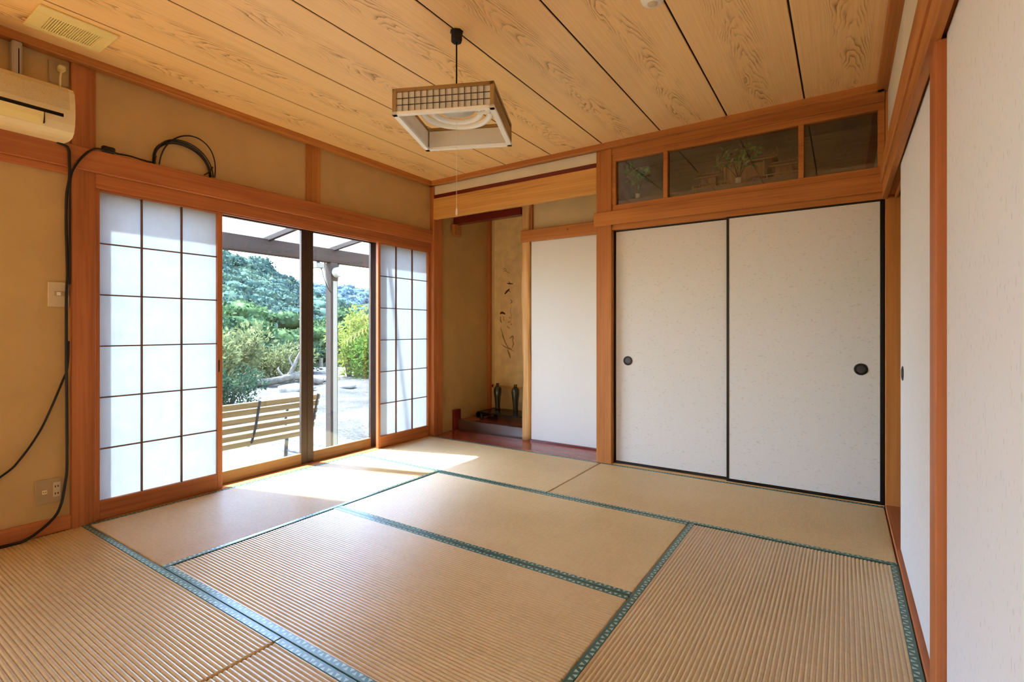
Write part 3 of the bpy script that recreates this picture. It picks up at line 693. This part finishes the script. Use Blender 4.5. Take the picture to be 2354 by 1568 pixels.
# smoke detector, hooks
sd = thing('smoke_detector', 'round white smoke detector on the ceiling', 'detector', (2.735, -1.545, CEIL-.03))
MB().lathe([(.030, CEIL-.032), (.046, CEIL-.022), (.052, CEIL-.008), (.052, CEIL)], (2.735, -1.545, 0), 28).build('cover', 'white_plastic', sd, smooth=True)
MB().lathe([(.012, CEIL-.040), (.022, CEIL-.034), (.024, CEIL-.030)], (2.735, -1.545, 0), 20).build('sensor', 'plate_white', sd)
def hook(x, y, z, label):
    o = MB().lathe([(.006, 0), (.008, -.003), (.005, -.010), (.006, -.016), (.002, -.02)], (x, y, z), 12, 'y').build('wall_hook', 'brass', None, origin=(x, y, z), smooth=True); tag(o, label, 'hook')
hook(2.753, -.046, 2.512, 'tiny metal hook on the cornice above the transom'); hook(1.36, .317, 1.965, 'tiny metal hook on the short orange rail above the white panel')

# ================================================================== ALCOVE: scroll, stand, vases
sc_ = thing('hanging_scroll', 'cream hanging scroll with an ink painting of birds and a branch', 'scroll', (.33, .985, .40))
SX0, SX1 = .075, .585
MB().box(SX0, SX1, .984, .988, .42, 2.36).build('silk_mount', 'scroll_silk', sc_)
MB().box(SX0+.085, SX1-.085, .9825, .984, .66, 1.86).build('painting_paper', 'scroll_paper', sc_)
rd = MB().tube([(SX0-.022, .976, .412), (SX1+.022, .976, .412)], .012, 14).build('bottom_rod', 'palewood_x', sc_)
for x in (SX0-.024, SX1+.004): MB().lathe([(.010, 0), (.016, .004), (.016, .018), (.010, .022)], (x, .976, .412), 14, 'x').build('rod_knob', 'lacquer_red', rd)
def ink(mat, name, strokes):
    for pts, w in strokes:
        m = MB()
        P = [Vector((p[0], .9815, p[1])) for p in pts]; n = len(P)
        for i in range(n-1):
            d = (P[i+1]-P[i]).normalized(); nn = Vector((-d.z, 0, d.x)); wa = w*(.35+.65*math.sin(math.pi*(i+.15)/(n-.7))); wb2 = w*(.35+.65*math.sin(math.pi*min(1, (i+1.15)/(n-.7))))
            m.quad(P[i]-nn*wa*.6, P[i]+nn*wa*.6, P[i+1]+nn*wb2*.6, P[i+1]-nn*wb2*.6)
        m.build(name, mat, sc_)
def px2(px, py):     # painted mark position on the scroll, from its place on the paper
    return (.054+(px-1135)*.00598, 1.354-(py-700)*.00505)
def S(pts, w): return ([px2(*p) for p in pts], w)
ink('ink', 'ink_bird_stroke', [S([(1168, 654), (1173, 655), (1182, 656)], .012), S([(1172, 650), (1176, 656)], .010), S([(1163, 678), (1168, 672), (1174, 667)], .020), S([(1170, 668), (1176, 674)], .008), S([(1152, 722), (1157, 719), (1164, 723)], .022)])
ink('ink_pale', 'ink_branch_stroke', [S([(1153, 752), (1158, 768), (1163, 785), (1171, 799), (1180, 802)], .012), S([(1180, 778), (1183, 790), (1180, 799)], .014), S([(1174, 778), (1181, 772), (1183, 780)], .016), S([(1155, 790), (1162, 796), (1170, 800), (1184, 806)], .010),
     S([(1169, 803), (1173, 812), (1176, 822)], .022), S([(1176, 690), (1180, 696), (1175, 700)], .012), S([(1178, 704), (1176, 716), (1178, 730), (1176, 745)], .005), S([(1153, 728), (1153, 738), (1156, 742)], .016), S([(1160, 728), (1161, 738)], .012), S([(1157, 770), (1160, 778)], .016), S([(1159, 622), (1164, 620), (1167, 626)], .008), S([(1160, 628), (1163, 625), (1170, 629), (1175, 632)], .006)])
ink('ink_red', 'ink_flower', [S([(1173, 730), (1176, 733)], .02), S([(1170, 742), (1175, 740)], .02), S([(1177, 745), (1179, 748)], .02), S([(1168, 750), (1174, 756)], .018)])

fs = thing('flower_stand', 'low black lacquer flower stand with curled feet on the alcove platform', 'stand', (.50, .72, .098))
ZT = .178
prof = []
for k in range(13):
    a = math.radians(-90 + 270*k/12); prof.append((.175+.026*math.cos(math.pi/2+a*1.0)*1.0, 0))
MB().box(.165, .845, .56, .89, ZT-.016, ZT, bev=.004).build('top_board', 'black_stand', fs)
for x, s in ((.165, -1), (.845, 1)):
    pts = []
    for k in range(15):
        a = math.radians(90 + s*0 - 300*k/14); r = .034*(1-.035*k); pts.append((x + s*(r*math.cos(a)) , ZT-.036 + r*math.sin(a)))
    m = MB()
    for (a, b) in zip(pts, pts[1:]):
        d = (Vector(b)-Vector(a)).normalized(); nn = Vector((-d.y, d.x))*.006
        m.prism([(a[0]-nn.x, a[1]-nn.y), (a[0]+nn.x, a[1]+nn.y), (b[0]+nn.x, b[1]+nn.y), (b[0]-nn.x, b[1]-nn.y)], 'y', .56, .89)
    m.build('curled_end', 'black_stand', fs)
for x in (.20, .79):
    for y in (.575, .835): MB().lathe([(.020, .098), (.026, .104), (.020, .125), (.024, .150), (.024, ZT-.014)], (x, y, 0), 14).build('foot', 'black_stand', fs, smooth=True)
def vase(x, y, label):
    t = thing('flower_vase', label, 'vase', (x, y, ZT), 'slender dark glazed vases')
    MB().lathe([(.026, ZT), (.029, ZT+.01), (.027, ZT+.05), (.034, ZT+.12), (.043, ZT+.19), (.043, ZT+.225), (.034, ZT+.25), (.020, ZT+.262)], (x, y, 0), 28).build('body', 'vase_glaze', t, smooth=True)
    MB().lathe([(.019, ZT+.262), (.016, ZT+.274), (.020, ZT+.288), (.016, ZT+.286), (.012, ZT+.270)], (x, y, 0), 24).build('neck', 'vase_glaze', t, smooth=True)
vase(.250, .80, 'slender dark glazed vase nearer the plaster side wall of the alcove'); vase(.485, .80, 'slender dark glazed vase nearer the wavy alcove post')

# ================================================================== KAMIDANA NICHE
NZ = 2.085
kd = thing('miniature_shrine', 'miniature wooden shrine with tiered roofs behind the long transom pane', 'shrine', (2.83, .34, NZ))
bx(2.47, 3.20, .20, .50, NZ, NZ+.022).build('base', 'shrine_wood_x', kd)
for k in range(3): bx(2.76, 2.90, .17+.02*k, .30, NZ+.022+.012*k, NZ+.034+.012*k, bev=.001).build('step', 'shrine_wood_x', kd)
def hall(x0, x1, z0, z1, over, label):
    m = MB(); m.box(x0, x1, .30, .46, z0, z1, bev=.001); b = m.build('hall', 'shrine_wood_z', kd)
    for k in range(2):
        w = (x1-x0)/2; MB().box(x0+k*w+.006, x0+(k+1)*w-.006, .296, .301, z0+.01, z1-.012, bev=.001).build('door', 'shrine_wood_z', b)
    rz = z1; m = MB(); m.prism([(.22, rz-.018), (.22, rz-.010), (.38, rz+.052), (.52, rz-.004), (.52, rz-.012), (.38, rz+.040)], 'x', x0-over, x1+over); r = m.build('roof', 'shrine_wood_x', kd)
    MB().box(x0-over-.004, x1+over+.004, .372, .388, rz+.046, rz+.058, bev=.001).build('ridge', 'shrine_wood_x', r)
    for k in range(4):
        xx = x0-over*.7 + k*(x1-x0+1.4*over)/3; MB().tube([(xx, .365, rz+.062), (xx, .395, rz+.062)], .006, 8).build('ridge_log', 'shrine_wood_y', r)
    for xx in (x0-over, x1+over):
        MB().tube([(xx, .36, rz+.05), (xx, .355, rz+.098)], .004, 6).build('finial', 'shrine_wood_z', r); MB().tube([(xx, .40, rz+.05), (xx, .405, rz+.098)], .004, 6).build('finial', 'shrine_wood_z', r)
hall(2.70, 2.96, NZ+.06, NZ+.205, .075, 'c'); hall(2.52, 2.63, NZ+.03, NZ+.14, .035, 'l'); hall(3.03, 3.14, NZ+.03, NZ+.14, .035, 'r')
for x in np.linspace(2.48, 3.19, 15):
    if not 2.75 < x < 2.91: MB().box(x-.004, x+.004, .212, .222, NZ+.022, NZ+.075).build('fence_post', 'shrine_wood_z', kd)
for a, b in ((2.475, 2.75), (2.91, 3.195)):
    for z in (.045, .068): MB().box(a, b, .210, .216, NZ+z-.003, NZ+z+.003).build('fence_rail', 'shrine_wood_x', kd)
for x in (2.70, 2.96): MB().tube([(x, .27, NZ+.022), (x, .27, NZ+.195)], .007, 10).build('pillar', 'shrine_wood_z', kd)
for x in (2.655, 2.70, 2.95, 2.995):
    o = MB().lathe([(.012, NZ+.0225), (.014, NZ+.03), (.010, NZ+.05), (.006, NZ+.056)], (x, .178, -.0225), 14).build('offering_cup', 'porcelain', None, origin=(x, .178, NZ), smooth=True)
    tag(o, 'small white offering cup in front of the miniature shrine', 'cup', 'offering cups before the shrine')
def leaf_cloud(c, n, rad, size, up=.3, seed=1, flat=False):
    r = np.random.default_rng(seed); d = r.normal(size=(n, 3)); d /= np.linalg.norm(d, axis=1)[:, None]
    rr = r.uniform(.45, 1, n)[:, None]**.5; P = np.array(c) + d*rr*np.array(rad)
    ax = d + r.normal(size=(n, 3))*.7 + np.array([0, 0, up]); ax /= np.linalg.norm(ax, axis=1)[:, None]
    sd = np.cross(ax, r.normal(size=(n, 3))); sd /= np.linalg.norm(sd, axis=1)[:, None]
    L = size*r.uniform(.7, 1.3, n)[:, None]; wd = L*.42
    nrm = np.cross(ax, sd)
    V = np.stack([P, P+ax*L*.5+sd*wd*.5+nrm*L*.06, P+ax*L, P+ax*L*.5-sd*wd*.5+nrm*L*.06], 1).reshape(-1, 3)
    return V, np.arange(4*n).reshape(n, 4)
def sprig(x, y, z, label, sp, seed):
    t = thing('sakaki_sprig', label, 'plant', (x, y, z))
    vz = MB().lathe([(.018, z), (.021, z+.004), (.019, z+.03), (.021, z+.05), (.016, z+.055), (.013, z+.05)], (x, y, 0), 20).build('vase', 'porcelain', t, smooth=True)
    r = random.Random(seed); tips = []; m = MB()
    for k in range(9):
        tx, ty, tz = x+r.uniform(-sp, sp), y+r.uniform(-.05, .05), z+.055+r.uniform(.09, .19)
        m.tube([(x, y, z+.04), ((x+tx)/2+r.uniform(-.01, .01), (y+ty)/2, z+.06+(tz-z-.055)*.45), (tx, ty, tz)], [.0025, .002, .001], 5); tips.append((tx, ty, tz))
    m.build('stems', 'bark_dark', t)
    VV = []; n = 0
    for k, tp in enumerate(tips):
        V, F = leaf_cloud(tp, 16, (.035, .03, .035), .042, .2, seed*50+k); VV.append(V - np.array((x, y, z)))
    V = np.concatenate(VV); np_obj('leaves', V, np.arange(len(V)).reshape(-1, 4), 'sakaki_leaf', t)
sprig(2.075, .135, NZ, 'leafy green sprig in a small white vase behind the small transom pane', .085, 3)
sprig(2.815, .120, NZ, 'leafy green sprig in a small white vase before the miniature shrine', .11, 5)

# ================================================================== GARDEN
GZ = -.45
edge = []
for i in range(61):
    y = -16 + 46*i/60; edge.append((-13.5 + 1.3*math.sin(y*.7) + .7*math.sin(y*1.9+1), y))
n = 40; V = []; 
for (ex, y) in edge:
    for k in range(n+1):
        x = -.14 + (ex+.14)*k/n
        z = GZ + .03*math.sin(x*1.7+y*.6)*min(1, -x/3) + .02*math.sin(x*4.1-y*2.3)*min(1, -x/3)
        V.append((x, y, z))
idx = np.arange(len(V)).reshape(61, n+1); F = np.stack([idx[:-1, :-1], idx[1:, :-1], idx[1:, 1:], idx[:-1, 1:]], -1).reshape(-1, 4)
g = np_obj('ground', V, F, 'sand_ground'); tag(g, 'pale sandy terrace outside the garden window', 'ground', kind='structure')
for p in g.data.polygons: p.use_smooth = True
tag(bx(-.16, -.02, -7.35, 1.1, -.6, -.056, bev=0).build('wall_foundation', 'plaster_outer'), 'house foundation below the window', 'wall', kind='structure')

# hills: heights above azimuth (from the house, degrees left of the back wall direction)
def crest(az): 
    return np.interp(az, [-90, -72, -63.5, -60, -56.5, -53, -49, -44, -30], [31, 25.5, 17.3, 13.6, 9.3, 6.0, 3.0, 2, 1])
def crest_far(az):
    return np.interp(az, [-90, -60, -54, -51.5, -50, -49, -44, -30], [19, 16.5, 15.4, 14.4, 13.6, 14.6, 17, 20]) + .6*np.sin(az*3.1)
def hill(r0, r1, cf, z0, az0=-92, az1=-28, na=130, nr=26, p=1.15):
    az = np.linspace(az0, az1, na); V = []
    for a in az:
        for k in range(nr+1):
            t = k/nr; r = r0 + (r1-r0)*t; h = cf(a)
            z = z0 + (h-z0)*t**p + .9*math.sin(a*.9+r*.11)*min(1, t*4)*(1-t)
            V.append((3.4+math.sin(math.radians(a))*r, -3.7+math.cos(math.radians(a))*r, z))
    idx = np.arange(len(V)).reshape(na, nr+1); F = np.stack([idx[:-1, :-1], idx[:-1, 1:], idx[1:, 1:], idx[1:, :-1]], -1).reshape(-1, 4)
    return np.array(V), F, idx
V1, F1, I1 = hill(24, 130, crest, -9.0); tag(np_obj('hillside', V1, F1, 'hill_soil'), 'steep wooded hillside rising beyond the terrace', 'hill', kind='structure')
V2, F2, I2 = hill(60, 200, crest_far, -14.0); tag(np_obj('hillside', V2, F2, 'hill_soil'), 'distant wooded ridge beyond the pergola post', 'hill', kind='structure')
ico = bmesh.new(); bmesh.ops.create_icosphere(ico, subdivisions=2, radius=1); ico.verts.ensure_lookup_table()
IV = np.array([v.co for v in ico.verts]); IF = np.array([[v.index for v in f.verts] for f in ico.faces]); ico.free()
def crowns(P, R, mat, name, seed, leaves=70, lsize=.34):
    """a wooded canopy: lumpy crowns and loose leaf clumps"""
    r = np.random.default_rng(seed); VV = []; FF = []; off = 0; LV = []
    for p, rad in zip(P, R):
        k = r.uniform(2.2, 4.2, 3); ph = r.uniform(0, 6.3, 3)
        lump = 1 + .16*np.sin(IV[:, 0]*k[0]*2+ph[0])*np.sin(IV[:, 1]*k[1]*2+ph[1]) + .14*np.sin(IV[:, 2]*k[2]*2.2+ph[2]+IV[:, 0]*3) + r.normal(0, .07, len(IV))
        s = np.array([r.uniform(.9, 1.25), r.uniform(.9, 1.25), r.uniform(.62, .85)])*rad
        VV.append(IV*lump[:, None]*s*.78 + p); FF.append(IF+off); off += len(IV)
        if leaves:
            d = r.normal(size=(leaves, 3)); d /= np.linalg.norm(d, axis=1)[:, None]; d[:, 2] = np.abs(d[:, 2])*1.0 - .25
            q = p + d*s*r.uniform(.76, 1.14, leaves)[:, None]
            ax = d*.5 + r.normal(size=(leaves, 3))*.6; ax /= np.linalg.norm(ax, axis=1)[:, None]
            sd = np.cross(ax, r.normal(size=(leaves, 3))); sd /= np.linalg.norm(sd, axis=1)[:, None]
            L = rad*lsize*r.uniform(.5, 1.2, leaves)[:, None]
            LV.append(np.stack([q-ax*L*.5, q+sd*L*.32, q+ax*L*.5, q-sd*L*.32], 1).reshape(-1, 3))
    V = np.concatenate(VV); F = np.concatenate(FF)
    if LV:
        LV = np.concatenate(LV); b = len(V); nl = len(LV)//4
        qi = np.arange(nl)[:, None]*4 + b
        T = np.concatenate([qi+np.array([0, 1, 2]), qi+np.array([0, 2, 3])]); V = np.concatenate([V, LV]); F = np.concatenate([F, T])
    return V, F
def scatter(Vh, I, n, seed, a0, a1, tmin, rr):
    r = np.random.default_rng(seed); na, nr = I.shape; P = []; R = []
    azs = np.linspace(-92, -28, na); ok = np.where((azs > a0) & (azs < a1))[0]
    for _ in range(n):
        i = r.choice(ok); f = (tmin + (1-tmin)*r.uniform()**.8)*(nr-1); j = int(min(nr-2, f)); fr = f-j
        p = Vh[I[i, j]]*(1-fr) + Vh[I[i, j+1]]*fr; rad = r.uniform(*rr); P.append(p + np.array([r.normal()*1.2, r.normal()*1.2, rad*.35])); R.append(rad)
    return np.array(P), np.array(R)
P, R = scatter(V1, I1, 1500, 21, -72, -46, .16, (1.5, 3.1)); V, F = crowns(P, R, None, None, 22, 240, .24)
tag(np_obj('forest', V, F, 'forest_leaf_haze'), 'dense forest canopy coloured with blue green haze covering the hillside', 'forest', kind='stuff')
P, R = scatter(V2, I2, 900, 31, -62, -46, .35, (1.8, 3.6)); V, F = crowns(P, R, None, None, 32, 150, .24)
tag(np_obj('forest', V, F, 'forest_leaf_far_haze'), 'forest with blue haze put into its colour on the distant ridge', 'forest', kind='stuff')
def polar(az, r, z): return (3.4+math.sin(math.radians(az))*r, -3.7+math.cos(math.radians(az))*r, z)
for k, (az, r_, z, rad) in enumerate([(-62.6, 46, .6, 2.6), (-60.6, 52, 1.4, 2.8), (-58.8, 50, .2, 2.6), (-57.2, 54, .2, 2.3), (-61.8, 38, -1.2, 1.9), (-59.6, 40, -1.8, 2.0), (-57.8, 41, -2.0, 1.9), (-54.4, 48, .4, 2.0), (-52.6, 55, .8, 2.4), (-50.6, 52, .5, 2.2)]):
    c = polar(az, r_, z); base = (c[0], c[1], z-rad*2.0)
    t = thing('hillside_tree', 'light green broadleaf tree on the lower hillside beyond the terrace' if az < -55 else 'light green broadleaf tree on the lower hillside behind the yellow green bush', 'tree', base, 'trees on the lower hillside beyond the driftwood' if az < -55 else 'trees on the lower hillside behind the bush')
    r = np.random.default_rng(100+k); PP = [np.array(c)+r.normal(size=3)*np.array([.55, .55, .28])*rad for _ in range(7)]
    V, F = crowns(PP, [rad*r.uniform(.45, .7) for _ in PP], None, None, 200+k, 260, .30); np_obj('crown', V-np.array(base), F, 'forest_leaf_near', t)
    m = MB(); m.tube([base, (c[0]+.1, c[1], z-rad*.6), (c[0], c[1]+.2, z)], [rad*.11, rad*.08, rad*.04], 8)
    for q in PP[:4]: m.tube([(c[0]+.1, c[1], z-rad*.6), tuple(q)], [rad*.05, rad*.02], 6)
    m.build('trunk', 'bark_pale', t)

def shrub(x, y, h, spread, mat, n, size, label, seed, kind='leafy', stems=14, group=None):
    t = thing('shrub', label, 'shrub', (x, y, GZ), group); r = np.random.default_rng(seed); m = MB(); VV = []
    for k in range(stems):
        a = r.uniform(0, 6.28); d = spread*r.uniform(.15, 1.0)**.7; hh = h*r.uniform(.55, 1.0)*(1-.25*d/spread); tip = np.array([x+math.cos(a)*d, y+math.sin(a)*d, GZ+hh])
        mid = np.array([x+math.cos(a)*d*.35, y+math.sin(a)*d*.35, GZ+hh*.55])
        m.tube([(x+math.cos(a)*.05, y+math.sin(a)*.05, GZ), tuple(mid), tuple(tip)], [.02, .013, .005], 5)
        nn = n//stems
        low = np.array([x+math.cos(a)*d*.75, y+math.sin(a)*d*.75, GZ+h*.16])
        for (c, w) in ((tip, .4), ((tip+mid)/2, .2), (mid, .18), (low, .22)):
            V, _ = leaf_cloud(c, max(3, int(nn*w)), (spread*.30, spread*.30, h*.17), size, .6 if kind == 'reed' else .15, int(r.integers(1e9))); VV.append(V)
    m.build('stems', 'bark_dark', t); V = np.concatenate(VV)-np.array((x, y, GZ)); np_obj('leaves', V, np.arange(len(V)).reshape(-1, 4), mat, t); return t
shrub(-6.75, 1.45, .78, .62, 'shrub_dark', 2600, .07, 'low dense dark green bush behind the wooden bench', 1)
shrub(-10.3, 3.3, 1.75, 1.15, 'shrub_olive', 3000, .17, 'tall feathery olive bush at the terrace edge behind the bench', 2, 'reed')
shrub(-10.6, 4.7, 1.15, .95, 'shrub_olive', 2400, .13, 'lower olive bush beside the pale driftwood', 3, 'reed')
shrub(-12.6, 3.9, 1.9, 1.2, 'shrub_dark', 2400, .16, 'dark green bush rising behind the feathery olive bush', 4)
shrub(-9.7, 6.7, 2.15, .85, 'shrub_yellow', 2600, .13, 'yellow green bush between sash stile and pergola post', 5)
shrub(-8.9, 6.9, 1.55, .75, 'shrub_green', 2600, .12, 'bright green bush beside the pergola post', 6)
shrub(-8.2, 7.15, 1.45, .85, 'shrub_green', 2800, .12, 'bright green bush below the palm fronds', 7)
shrub(-12.2, 6.4, 1.25, 1.0, 'shrub_dark', 2000, .14, 'dark green bush behind the pale driftwood', 8)
# driftwood
dw = thing('driftwood', 'pale bare driftwood trunk leaning at the terrace edge', 'driftwood', (-9.0, 4.35, GZ))
MB().tube(smooth_path([(-9.7, 3.7, GZ+.08), (-9.3, 4.0, GZ+.14), (-8.9, 4.35, GZ+.26), (-8.7, 4.65, GZ+.16), (-8.5, 4.9, GZ+.08)]), [.10]*16+[.12]*17, 10).build('trunk', 'bark_pale', dw, smooth=True)
for pts, r0 in (([(-9.05, 4.2, GZ+.2), (-8.95, 4.3, GZ+.5), (-8.92, 4.42, GZ+.78), (-8.80, 4.52, GZ+1.08)], .07), ([(-8.95, 4.3, GZ+.5), (-9.05, 4.25, GZ+.72), (-9.0, 4.3, GZ+.86)], .035), ([(-9.1, 4.15, GZ+.2), (-9.25, 4.05, GZ+.42), (-9.3, 4.1, GZ+.5)], .04), ([(-8.85, 4.4, GZ+.25), (-8.6, 4.6, GZ+.42)], .04)):
    P = smooth_path(pts, 5); MB().tube(P, list(np.linspace(r0, r0*.3, len(P))), 7).build('branch', 'bark_pale', dw, smooth=True)
# palm
pm = thing('palm', 'palm with long yellow green fronds beside the window edge', 'palm', (-6.6, 5.5, GZ))
MB().tube([(-6.6, 5.5, GZ), (-6.62, 5.48, GZ+1.0), (-6.6, 5.5, GZ+1.75)], [.13, .11, .12], 10).build('trunk', 'bark_dark', pm)
for k in range(16):
    a = 2*math.pi*k/16 + .2; el = [.75, .3, -.1][k % 3]; L = 1.25; VV = []; FF = []; r = np.random.default_rng(300+k)
    ctr = np.array([-6.6, 5.5, GZ+1.75]); pts = []
    for j in range(13):
        s = j/12; pts.append(ctr + np.array([math.cos(a)*L*s*math.cos(el), math.sin(a)*L*s*math.cos(el), L*s*math.sin(el) - .45*s*s]))
    for j in range(1, 12):
        d = pts[j+1]-pts[j-1]; d /= np.linalg.norm(d); sd = np.cross(d, [0, 0, 1]); sd /= np.linalg.norm(sd)
        for sg in (-1, 1):
            ll = .34*(1-.55*abs(j/12-.4)); tip = pts[j] + sd*sg*ll + d*ll*.7 + np.array([0, 0, -.10*ll]); b = len(VV)
            VV += [pts[j]-d*.018, pts[j]+d*.018, tip+d*.006, tip-d*.006]; FF.append((b, b+1, b+2, b+3))
    fo = np_obj('frond', np.array(VV)-np.array(pm['_o']), FF, 'palm_leaf', pm)
    MB().tube([tuple(p) for p in pts], list(np.linspace(.016, .005, 13)), 5).build('frond_stem', 'palm_leaf', fo)
def rock(x, y, s, label, seed):
    r = np.random.default_rng(seed); V = IV*(1+r.normal(0, .10, len(IV)))[:, None]*np.array(s); o = np_obj('rock', V, IF, 'stone', None, (x, y, GZ+s[2]*.55)); tag(o, label, 'rock')
rock(-7.7, 3.55, (.34, .42, .13), 'flat grey stone in front of the driftwood', 1); rock(-7.3, 4.75, (.16, .24, .08), 'small grey stone beside the pergola post', 2); rock(-9.0, 5.35, (.22, .3, .12), 'grey stone at the foot of the yellow green bush', 3)

# ---- pergola
pg = thing('pergola', 'weathered timber pergola with translucent roof outside the window', 'pergola', (-1.85, .22, GZ))
bx(-1.90, -1.80, -4.2, 3.2, 1.885, 2.055, bev=.006).build('beam', 'greywood_y', pg)
bx(-.24, -.16, -4.2, 3.2, 2.13, 2.26, bev=.004).build('wall_plate', 'greywood_y', pg)
slope = (2.235-2.035)/(1.80-.20)
for y in (-.62, .22, 1.06, 1.90, 2.74):
    m = MB(); m.prism([(-1.98, 2.035-.18*slope), (-.18, 2.045+1.62*slope), (-.18, 2.095+1.62*slope), (-1.98, 2.085-.18*slope)], 'y', y-.022, y+.022); m.build('rafter', 'greywood_x', pg)
rs = MB(); 
rs.quad((-2.05, -4.3, 2.09-.25*slope), (-2.05, 3.3, 2.09-.25*slope), (-.15, 3.3, 2.10+1.65*slope), (-.15, -4.3, 2.10+1.65*slope)); rs.build('roof_sheet', 'roof_sheet', pg)
def gpost(y, w=.052):
    p = MB().box(-1.85-w, -1.85+w, y-w, y+w, GZ, 1.885, bev=.006).build('post', 'greywood_z', pg)
    return p
p0 = gpost(.215); gpost(-3.6); gpost(2.9)
MB().box(-1.797, -1.790, .19, .25, GZ+.02, 1.66, bev=.002).build('conduit_cover', 'steel_post', p0)
MB().lathe([(.050, -.045), (.062, -.03), (.062, .03), (.050, .045)], (-1.75, .225, 1.765), 18, 'x').build('junction_box', 'steel_box', p0)
for s in (-1, 1):
    MB().tube(smooth_path([(-1.85, .215+s*.05, 1.58), (-1.85, .215+s*.085, 1.70), (-1.85, .215+s*.10, 1.88)]), .012, 8).build('brace', 'steel_post', p0, smooth=True)
fl = thing('floodlight', 'small outdoor floodlight under the pergola beam beside the post', 'lamp', (-1.84, .04, 1.80))
bx(-1.90, -1.80, -.03, .075, 1.80, 1.862, bev=.008).build('housing', 'steel_post', fl); bx(-1.86, -1.84, .0, .04, 1.862, 1.886, bev=.002).build('bracket', 'iron_dark', fl); bx(-1.89, -1.81, -.02, .065, 1.792, 1.80, bev=.002).build('lens', 'white_plastic', fl)
MB().tube(smooth_path([(-1.80, .03, 1.80), (-1.79, .06, 1.68), (-1.79, .12, 1.56), (-1.795, .165, 1.52)]), .006, 6).build('lead', 'cable_black', fl, smooth=True)

# ---- bench, seen from behind
bn = thing('garden_bench', 'slatted wooden garden bench with dark iron frame facing away from the house', 'bench', (-1.42, -1.15, GZ))
BY0, BY1 = -1.92, -.41; SZ = GZ+.41
back = [(-1.355, -.035), (-1.315, .045), (-1.285, .125), (-1.262, .205), (-1.240, .285), (-1.218, .350)]
for (x, z) in back:
    m = MB(); b = bmesh.new(); bmesh.ops.create_cube(b, size=1)
    for v_ in b.verts: v_.co = Vector((v_.co.x*.022, v_.co.y*(BY1-BY0), v_.co.z*.056))
    bmesh.ops.bevel(b, geom=list(b.edges), offset=.004, segments=1, affect='EDGES')
    m.add(b, Matrix.Translation((x, (BY0+BY1)/2, z)) @ Matrix.Rotation(math.radians(15), 4, 'Y')); m.build('back_slat', 'bench_wood_y', bn)
for k in range(5):
    x = -1.42 - .085*k; bx(x-.034, x+.034, BY0, BY1, SZ-.012+.008*abs(k-2), SZ+.012+.008*abs(k-2), bev=.004).build('seat_slat', 'bench_wood_y', bn)
for y in (BY0+.07, -1.075, BY1-.03):
    m = MB(); m.tube([(-1.20, y, .385), (-1.23, y, .285), (-1.275, y, .125), (-1.345, y, -.03), (-1.40, y, SZ-.03)], .013, 8); m.tube([(-1.40, y, SZ-.03), (-1.80, y, SZ-.022), (-1.83, y, SZ-.04)], .013, 8)
    m.build('side_frame', 'iron_dark', bn)
    if y != -1.075:
        for xa, xb in ((-1.42, -1.33), (-1.76, -1.80)): MB().tube([(xa, y, SZ-.03), (xb, y, GZ)], .020, 8).build('leg', 'iron_dark', bn)
        MB().tube([(-1.36, y, GZ+.16), (-1.79, y, GZ+.16)], .010, 8).build('stretcher', 'iron_dark', bn)
        MB().tube(smooth_path([(-1.24, y, .20), (-1.45, y, .24), (-1.70, y, .22), (-1.78, y, .10), (-1.79, y, SZ-.03)]), .014, 8).build('armrest', 'iron_dark', bn, smooth=True)
for o in list(bpy.data.objects):
    if '_o' in o: del o['_o']
